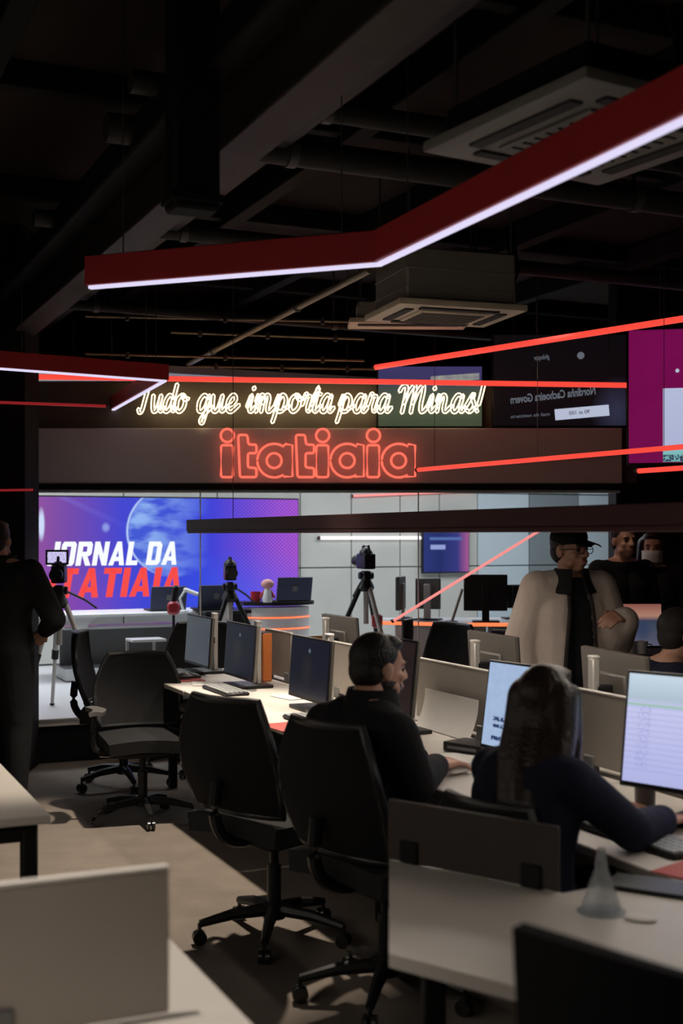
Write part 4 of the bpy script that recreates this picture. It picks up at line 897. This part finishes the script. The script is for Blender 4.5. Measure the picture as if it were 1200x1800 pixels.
MB().cyl((-0.03, 0, 0), (0.06, 0.04, 0.27), 0.012, n=10).build('rod', 'pole_silver', st); MB().lathe([(0.05, 0), (0.05, 0.01), (0.01, 0.014)], n=14, c=(-0.03, 0, 0)).build('foot', 'black_item', st)
# side stand with a bright picture screen among the people
td = thing('side_cabinet', 'dark side cabinet under the small orange-topped screen', 'cabinet', (*at(1138, 1140, 7.2).xy, 0), R(4))
MB().box((0, 0, 0.47), (0.55, 0.36, 0.90), 0.008).build('body', 'black_item', td); MB().box((0, 0, 0.935), (0.60, 0.40, 0.03), 0.006).build('top', 'panel_dark', td)
for x in (-0.135, 0.135):
    d_ = MB().box((x, -0.185, 0.47), (0.26, 0.012, 0.84), 0.004).build('door', 'panel_dark', td); MB().box((x*0.25, -0.196, 0.5), (0.012, 0.014, 0.10), 0.003).build('handle', 'pole_silver', d_)
ts = thing('tablet', 'small screen with an orange top strip between the standing people', 'screen', (*at(1130, 1140, 7.2).xy, 0.951), R(2))
MB().box((0, 0.02, 0.15), (0.24, 0.016, 0.26), 0.005, rot=(R(-6), 0, 0)).build('case', 'monitor_black', ts); MB().box((0, 0.010, 0.15), (0.22, 0.003, 0.24), 0, rot=(R(-6), 0, 0)).build('display', 'tv_orange', ts, smooth=False); MB().box((0, 0.06, 0.07), (0.06, 0.08, 0.13), 0.006).build('easel', 'black_item', ts)
for k, (px, lb) in enumerate(((1108, 'white cup nearest the beige jacket on the side cabinet'), (1128, 'white cup before the small orange-topped screen'))):
    c = thing('cup', lb, 'cup', (*at(px, 1140, 7.05).xy, 0.951), 0, 'cups on the side cabinet'); MB().lathe([(0.025, 0), (0.034, 0.07), (0.030, 0.07), (0.022, 0.005)], n=14).build('bowl', 'paper', c); MB().tube([(0.030, 0, 0.055), (0.055, 0, 0.05), (0.05, 0, 0.02), (0.027, 0, 0.015)], 0.005, 6).build('handle', 'paper', c)
# ---------------------------------------------------------------- people
def remesh(s, name, m, voxel, smooth=3):
    me = bpy.data.meshes.new(name); s.bm.to_mesh(me); s.bm.free()
    tmp = bpy.data.objects.new(name+'_tmp', me); COL.objects.link(tmp)
    r = tmp.modifiers.new('r', 'REMESH'); r.mode = 'VOXEL'; r.voxel_size = voxel
    if smooth: q = tmp.modifiers.new('s', 'SMOOTH'); q.iterations = smooth; q.factor = 0.5
    bpy.context.view_layer.update()
    out = bpy.data.meshes.new_from_object(tmp.evaluated_get(bpy.context.evaluated_depsgraph_get()))
    bpy.data.objects.remove(tmp); bpy.data.meshes.remove(me)
    out.name = name; out.materials.clear(); out.materials.append(M[m]); out.shade_smooth()
    return out
def obj(name, me, parent=None, loc=(0, 0, 0), rz=0.0):
    o = bpy.data.objects.new(name, me); COL.objects.link(o); o.location = loc; o.rotation_euler = (0, 0, rz); o.parent = parent
    return o
def V3(*a): return Vector(a)
def hand(s, wrist, fwd, up, side, curl=0.5, size=1.0):
    """palm, four unequal bent fingers and a thumb from the side of the palm; side = +1 right hand"""
    f = Vector(fwd).normalized(); u = Vector(up); u = (u-f*u.dot(f)).normalized(); x = f.cross(u)*1.0      # x: to the right seen from above
    w = Vector(wrist); S_ = size
    for k in range(4):
        o = x*((k-1.5)*0.0205*S_)
        s.cap(w+o*0.7+f*0.012*S_, 0.014*S_, w+o+f*0.085*S_, 0.0115*S_, 10)
    ln = [0.040, 0.046, 0.043, 0.033]
    order = range(4) if side > 0 else range(3, -1, -1)
    for k, q in enumerate(order):
        o = x*((k-1.5)*0.0225*S_); p = w+o+f*0.085*S_; d = f.copy(); L = ln[q]*S_
        for seg, rr in ((1.0, 0.0095), (0.75, 0.0088), (0.55, 0.008)):
            ang = curl*0.85; d = (d*math.cos(ang)-u*math.sin(ang)).normalized()
            # keep the bend in the palm's own plane of flexion
            n = p+d*(L*seg); s.cap(p, rr*S_, n, rr*0.93*S_, 8); p = n
    tx = -x*side
    p = w+tx*0.026*S_+f*0.025*S_; a = p+(tx*0.75+f*0.7-u*0.25).normalized()*0.040*S_; b = a+(f*0.95+tx*0.1-u*0.3).normalized()*0.032*S_; c = b+(f*0.9-tx*0.25-u*0.3).normalized()*0.024*S_
    s.cap(p, 0.015*S_, a, 0.0115*S_, 8); s.cap(a, 0.0115*S_, b, 0.0100*S_, 8); s.cap(b, 0.0100*S_, c, 0.009*S_, 8)

def person(label, loc, rz, J, voxel=0.007, skin='skin', top='cloth_black', legs='cloth_black', shoes='black_item', hair='hair_black', style='short',
           hands=None, head_yaw=0, head_pitch=0, jacket=None, mask=False, cap=False, beard=False, group='people in the newsroom', bulk=1.0, glasses=False, collar=False):
    """J: joints in the person's own frame, front +y, own right side +x"""
    HM = Matrix.Translation(J['head']) @ Euler((R(-head_pitch), 0, R(head_yaw))).to_matrix().to_4x4()
    hp = lambda x, y, z: HM @ Vector((x, y, z)); rot = HM.to_euler()
    s = MB()
    # head
    s.sph(hp(0, -0.012, 0.025), (0.074, 0.092, 0.088), 24, rot); s.sph(hp(0, 0.018, -0.03), (0.060, 0.070, 0.082), 20, rot)
    s.sph(hp(0, 0.052, -0.085), (0.030, 0.026, 0.024), 14, rot)
    s.cap(hp(-0.045, 0.035, -0.065), 0.024, hp(0.045, 0.035, -0.065), 0.024, 12)
    s.cap(hp(-0.035, 0.068, 0.022), 0.014, hp(0.035, 0.068, 0.022), 0.014, 10)
    s.cap(hp(0, 0.082, 0.012), 0.010, hp(0, 0.102, -0.025), 0.0135, 10)
    for e in (-1, 1): s.sph(hp(e*0.013, 0.092, -0.028), 0.010, 8); s.sph(hp(e*0.038, 0.060, -0.025), (0.022, 0.018, 0.020), 10, rot)
    for e in (-1, 1): s.sph(hp(e*0.078, -0.010, -0.008), (0.010, 0.020, 0.033), 12, rot)
    s.cap(hp(-0.018, 0.083, -0.055), 0.0085, hp(0.018, 0.083, -0.055), 0.0085, 8); s.cap(hp(-0.014, 0.081, -0.067), 0.009, hp(0.014, 0.081, -0.067), 0.009, 8)
    s.cap(J['neck'], 0.060*bulk, hp(0, -0.02, -0.06), 0.054, 14)
    # trunk and limbs: one continuous surface
    P, C = J['pelvis'], J['chest']
    for e in (-1, 1):
        s.cap(P+V3(e*0.07, 0, 0), 0.105*bulk, P.lerp(C, 0.5)+V3(e*0.06, 0, 0), 0.10*bulk); s.cap(P.lerp(C, 0.5)+V3(e*0.06, 0, 0), 0.10*bulk, C+V3(e*0.075, 0, 0), 0.108*bulk)
        q = 'R' if e > 0 else 'L'
        s.cap(C+V3(e*0.07, 0, 0.05), 0.09*bulk, J['sh'+q], 0.060*bulk); s.cap(J['neck'], 0.058, J['sh'+q], 0.050)
        s.cap(J['sh'+q], 0.056*bulk, J['el'+q], 0.043*bulk); s.cap(J['el'+q], 0.043*bulk, J['wr'+q], 0.029)
        s.cap(P+V3(e*0.085, 0, -0.02), 0.095*bulk, J['kn'+q], 0.060*bulk); s.cap(J['kn'+q], 0.060*bulk, J['an'+q], 0.040)
        s.cap(J['an'+q]+V3(0, 0, -0.03), 0.035, J['an'+q]+V3(0, 0.13, -0.05), 0.028)
    for q, e in (('R', 1), ('L', -1)):
        f, u, c = (hands or {}).get(q, (None, None, 0.45))
        f = f or (J['wr'+q]-J['el'+q]); u = u or V3(e*0.9, 0.1, 0.3) if abs(f.normalized().z) > 0.7 else (u or V3(0, 0, 1))
        hand(s, J['wr'+q], f, u, e, c)
    body = obj('person', remesh(s, 'person', skin, voxel), None, loc, rz); tag(body, label, 'person', group)
    # clothes
    b2 = bulk*1.0
    def torso(s, g, arms=True, hem=0.0, alen=1.0):
        for e in (-1, 1):
            s.cap(P+V3(e*0.07, 0, hem), 0.105*b2+g, P.lerp(C, 0.5)+V3(e*0.06, 0, 0), 0.10*b2+g); s.cap(P.lerp(C, 0.5)+V3(e*0.06, 0, 0), 0.10*b2+g, C+V3(e*0.075, 0, 0), 0.108*b2+g)
            q = 'R' if e > 0 else 'L'
            s.cap(C+V3(e*0.07, 0, 0.05), 0.09*b2+g, J['sh'+q], 0.060*b2+g); s.cap(J['neck']+V3(0, 0, -0.035), 0.058+g, J['sh'+q], 0.050+g)
            if arms: s.cap(J['sh'+q], 0.056*b2+g*1.2, J['el'+q], 0.043*b2+g*1.5); s.cap(J['el'+q], 0.043*b2+g*1.5, J['el'+q].lerp(J['wr'+q], 0.95*alen), 0.031+g*1.3)
    s = MB(); torso(s, 0.014, arms=jacket is None); obj('shirt', remesh(s, 'shirt', top, voxel+0.002, 5), body)
    s = MB()
    for e in (-1, 1):
        q = 'R' if e > 0 else 'L'
        s.cap(P+V3(e*0.08, 0, -0.01), 0.108*b2, P+V3(e*0.06, 0, 0.05), 0.107*b2); s.cap(P+V3(e*0.085, 0, -0.02), 0.110*b2, J['kn'+q], 0.076*b2); s.cap(J['kn'+q], 0.076*b2, J['an'+q]+V3(0, 0, 0.02), 0.058)
    obj('trousers', remesh(s, 'trousers', legs, voxel+0.003, 5), body)
    for q in 'RL':
        a = J['an'+q]; s = MB(); z = a.z
        s.cap(a+V3(0, -0.03, -0.035), 0.045, a+V3(0, 0.15, -0.05), 0.040).sph(a+V3(0, 0.09, -0.04), (0.046, 0.11, 0.045), 12); obj('shoe', remesh(s, 'shoe', shoes, 0.010, 2), body)
    if jacket:
        s = MB(); torso(s, 0.034, True, hem=-0.16)
        for e in (-1, 1): s.cap(P+V3(e*0.075, 0, -0.16), 0.135*b2, C+V3(e*0.07, 0, -0.05), 0.132*b2)
        me = remesh(s, 'jacket', jacket, voxel+0.002, 5)
        bm = bmesh.new(); bm.from_mesh(me); zc = C.z
        from mathutils.bvhtree import BVHTree
        bv = BVHTree.FromBMesh(bm)
        kill = [f for f in bm.faces if (lambda c: c.y > 0.02 and abs(c.x+0.015) < 0.045+0.045*max(0, min(1, (zc+0.12-c.z)/0.5)) and c.z < J['neck'].z+0.05)(f.calc_center_median()) or f.calc_center_median().z < P.z-0.22 or (f.calc_center_median().z > J['neck'].z-0.03 and (f.calc_center_median().xy-J['neck'].xy).length < 0.088)]
        bmesh.ops.delete(bm, geom=kill, context='FACES'); bmesh.ops.solidify(bm, geom=list(bm.faces), thickness=0.006); bm.to_mesh(me); bm.free(); me.shade_smooth()
        jk = obj('jacket', me, body)
        n = J['neck']
        MB().slab(lambda a, b: (n.x+math.sin((a-0.5)*4.6)*(0.092+0.045*(1-b)), n.y-math.cos((a-0.5)*4.6)*(0.092+0.045*(1-b))+0.01, n.z-0.055+0.105*b-0.06*abs(a-0.5)*2), 16, 4, 0.012).build('collar', 'collar_dark', jk)
        for e in (-1, 1):
            pts = []
            for k in range(15):
                z = P.z-0.17+(C.z-P.z+0.30)*k/14; x = -0.015+e*(0.052+0.045*max(0, min(1, (zc+0.12-z)/0.5)))
                h = bv.ray_cast(Vector((x, 1, z)), Vector((0, -1, 0)))
                if h[0] is not None: pts.append(h[0]+V3(0, 0.003, 0))
            if len(pts) > 2: MB().tube(pts, 0.011, 6).build('placket', 'collar_dark', jk)
    if collar:
        n = J['neck']+V3(0, 0.005, 0)
        MB().slab(lambda a, b: (n.x+math.sin((a-0.5)*5.6)*(0.078+0.050*(1-b)**1.5), n.y-math.cos((a-0.5)*5.6)*(0.080+0.050*(1-b)**1.5)+0.012+0.014*b, n.z-0.07+0.120*b), 18, 4, 0.014).build('collar', top, body)
    # hair
    if style != 'none':
        s = MB()
        s.sph(hp(0, -0.026, 0.040), (0.081, 0.092, 0.088), 22, rot)
        s.sph(hp(0, -0.050, -0.005), (0.074, 0.064, 0.072), 18, rot)
        s.sph(hp(0, 0.022, 0.088), (0.060, 0.058, 0.032), 16, rot)
        if style == 'long':
            for e in (-1, -0.33, 0.33, 1):
                P_ = [hp(e*0.045, -0.040, 0.03), hp(e*0.058, -0.080+0.02*abs(e), -0.06), hp(e*0.066, -0.135+0.03*abs(e), -0.15), hp(e*0.064+0.015, -0.195+0.03*abs(e), -0.25), hp(e*0.04+0.02, -0.205+0.02*abs(e), -0.37)]
                for (a, b), (ra, rb) in zip(zip(P_, P_[1:]), ((0.060, 0.052), (0.052, 0.046), (0.046, 0.036), (0.036, 0.018))): s.cap(a, ra, b, rb, 16)
            for e in (-1, 1):
                s.cap(hp(e*0.068, 0.02, 0.04), 0.026, hp(e*0.084, -0.015, -0.08), 0.026, 14); s.cap(hp(e*0.084, -0.015, -0.08), 0.026, hp(e*0.082, -0.03, -0.24), 0.020, 14)
        obj('hair', remesh(s, 'hair', hair, 0.006, 10 if style == 'long' else 3), body)
    if beard:
        s = MB(); s.sph(hp(0, 0.016, -0.058), (0.0640, 0.069, 0.060), 20, rot); s.sph(hp(0, 0.055, -0.088), (0.032, 0.027, 0.027), 12, rot)
        obj('beard', remesh(s, 'beard', hair, 0.005, 2), body)
    for e in (-1, 1):
        MB().sph(hp(e*0.030, 0.071, 0.000), 0.010, 10).build('eye', 'eye_dark', body)
        MB().tube([hp(e*0.016, 0.084, 0.022), hp(e*0.032, 0.083, 0.027), hp(e*0.048, 0.072, 0.021)], [0.004, 0.005, 0.003], 6).build('eyebrow', hair, body)
    if not mask: MB().tube([hp(-0.022, 0.085, -0.061), hp(-0.008, 0.093, -0.059), hp(0.008, 0.093, -0.059), hp(0.022, 0.085, -0.061)], [0.002, 0.0055, 0.0055, 0.002], 6).build('lips', 'lips', body)
    if mask:
        s = MB(); s.slab(lambda a, b: tuple(hp(math.sin((a-0.5)*2.5)*0.076, math.cos((a-0.5)*2.5)*0.072+0.026+0.030*math.cos((a-0.5)*3)*(1-abs(b-0.75)), -0.100+0.085*b)), 12, 6, 0.004); mk = s.build('face_mask', 'cloth_white', body)
        for e in (-1, 1): MB().tube([hp(e*0.070, 0.055, -0.03), hp(e*0.080, 0.0, -0.01), hp(e*0.082, -0.02, 0.0)], 0.0025, 6).build('ear_loop', 'cloth_white', mk)
    if cap:
        s = MB(); s.sph(hp(0, -0.014, 0.062), (0.086, 0.102, 0.074), 24, rot); cp = obj('cap', remesh(s, 'cap', 'cloth_black', 0.006, 1), body)
        MB().slab(lambda a, b: tuple(hp((a-0.5)*0.150*(1-0.45*b*b), 0.072+0.088*b, 0.050-0.020*b-0.06*(a-0.5)**2)), 10, 8, 0.005).build('cap_brim', 'cloth_black', cp)
        MB().sph(hp(0, -0.014, 0.137), (0.008, 0.008, 0.004), 8).build('cap_button', 'cloth_black', cp)
    if glasses:
        for e in (-1, 1): MB().tube([hp(e*0.034+0.024*math.cos(k*math.pi/7), 0.094, 0.0+0.019*math.sin(k*math.pi/7)) for k in range(14)], 0.0022, 6, closed=True).build('glasses_rim', 'black_item', body)
        for e in (-1, 1): MB().tube([hp(e*0.058, 0.092, 0.004), hp(e*0.078, 0.05, 0.004), hp(e*0.082, -0.01, 0.0)], 0.0022, 6).build('glasses_temple', 'black_item', body)
    return body

def standing(h=1.0, **k):
    J = dict(pelvis=V3(0, 0, 0.95), chest=V3(0, -0.01, 1.27), neck=V3(0, -0.005, 1.45), head=V3(0, 0.02, 1.60), shR=V3(0.185, -0.01, 1.40), shL=V3(-0.185, -0.01, 1.40),
             elR=V3(0.245, -0.04, 1.12), elL=V3(-0.245, -0.04, 1.12), wrR=V3(0.255, 0.03, 0.88), wrL=V3(-0.255, 0.03, 0.88), knR=V3(0.10, 0.02, 0.50), knL=V3(-0.10, 0.02, 0.50), anR=V3(0.11, -0.02, 0.085), anL=V3(-0.11, -0.02, 0.085))
    for n in J: J[n] = J[n].copy() if n.startswith('an') else V3(J[n].x, J[n].y, J[n].z*h)
    J.update(k); return J
def seated(**k):
    J = dict(pelvis=V3(0, 0, 0.60), chest=V3(0, 0.06, 0.90), neck=V3(0, 0.09, 1.04), head=V3(0, 0.15, 1.165), shR=V3(0.18, 0.05, 0.985), shL=V3(-0.18, 0.05, 0.985),
             elR=V3(0.24, 0.22, 0.80), elL=V3(-0.24, 0.22, 0.80), wrR=V3(0.16, 0.45, 0.775), wrL=V3(-0.16, 0.45, 0.775), knR=V3(0.12, 0.43, 0.53), knL=V3(-0.12, 0.43, 0.53), anR=V3(0.12, 0.44, 0.085), anL=V3(-0.12, 0.44, 0.085))
    J.update(k); return J
# man in black at the mouse, seen from behind his right shoulder
person('bearded man in a black jacket seated at the double desk, hand on a mouse', (0.06, 4.29, 0), R(-50), seated(head=V3(0, 0.095, 1.155), neck=V3(0, 0.03, 1.04), chest=V3(0, 0.02, 0.90), shR=V3(0.185, 0.0, 0.955), shL=V3(-0.175, 0.0, 0.95), elR=V3(0.205, 0.07, 0.79), wrR=V3(0.018, 0.355, 0.788), elL=V3(-0.24, 0.18, 0.80), wrL=V3(-0.14, 0.42, 0.785)),
       voxel=0.006, beard=True, collar=True, hands={'R': (V3(-0.08, 1, 0.05), V3(0, 0, 1), 0.35), 'L': (V3(0.2, 1, -0.03), V3(0, 0, 1), 0.2)}, head_yaw=-12, head_pitch=4, bulk=1.12)
# long-haired woman
person('long-haired woman in navy leaning over her keyboard by the spreadsheet monitor', (0.50, 3.53, 0), R(-52), seated(head=V3(0, 0.12, 1.125), neck=V3(0, 0.06, 1.00), chest=V3(0, 0.03, 0.87), shR=V3(0.165, 0.04, 0.945), shL=V3(-0.145, 0.04, 0.935), elR=V3(0.24, 0.20, 0.80), wrR=V3(0.17, 0.42, 0.785), elL=V3(-0.18, 0.24, 0.795), wrL=V3(-0.06, 0.45, 0.785)),
       voxel=0.007, collar=True, top='cloth_navy', hair='hair_brown', style='long', head_yaw=20, bulk=0.86, hands={'R': (V3(-0.1, 1, -0.02), V3(0, 0, 1), 0.3), 'L': (V3(0.1, 1, -0.02), V3(0, 0, 1), 0.3)})
# standing man in beige jacket and cap
sm = person('standing man in a beige jacket and black cap, one hand at his chest', (1.15, 6.32, 0), R(192), standing(0.965, shR=V3(0.165, -0.01, 1.35), shL=V3(-0.165, -0.01, 1.35), elR=V3(0.235, -0.05, 1.09), wrR=V3(0.255, 0.02, 0.85), elL=V3(-0.235, 0.03, 1.08), wrL=V3(-0.19, 0.235, 1.20)), voxel=0.006, skin='skin_tan', jacket='jacket_beige', cap=True, glasses=True, style='short', head_yaw=28, collar=True, bulk=0.92,
       hands={'L': (V3(0.55, 0.45, 0.25), V3(0.2, 0.6, 0.7), 1.05), 'R': (V3(0, 0.05, -1), V3(1, 0.1, 0), 0.35)})
# two people by the black wall
person('dark-haired man in black standing by the black wall, smiling', (1.93, 8.60, 0), R(200), standing(0.985, elR=V3(0.25, 0.0, 1.10), wrR=V3(0.13, 0.2, 1.08), elL=V3(-0.25, 0.0, 1.10), wrL=V3(-0.10, 0.22, 1.10)), voxel=0.008)
person('person in black with a white face mask standing by the black wall', (2.28, 9.2, 0), R(168), standing(0.95), voxel=0.008, mask=True, hair='hair_brown', style='long')
# seated person cut by the frame
person('seated grey-templed man in dark clothes at the far row beside the standing man', (1.40, 5.66, 0), R(-78), seated(), voxel=0.008, hair='hair_grey', top='cloth_navy')
# camera operator
person('camera operator all in black standing in front of the black wall', (-1.99, 7.3, 0), R(-6), standing(1.0, elR=V3(0.335, -0.03, 1.13), wrR=V3(0.20, 0.20, 1.05), head=V3(-0.03, 0.03, 1.585)), voxel=0.008, bulk=1.12, collar=True)
so = thing('stool', 'round dark stool under the grey-templed man', 'stool', (1.40, 5.66, 0), 0)
MB().lathe([(0.15, 0.455), (0.17, 0.465), (0.17, 0.485), (0.15, 0.495)], n=24).build('seat', 'chair_seat', so); MB().cyl((0, 0, 0.03), (0, 0, 0.455), 0.025).build('column', 'chrome', so); MB().lathe([(0.18, 0), (0.18, 0.012), (0.03, 0.035)], n=24).build('base', 'chair_plastic', so)
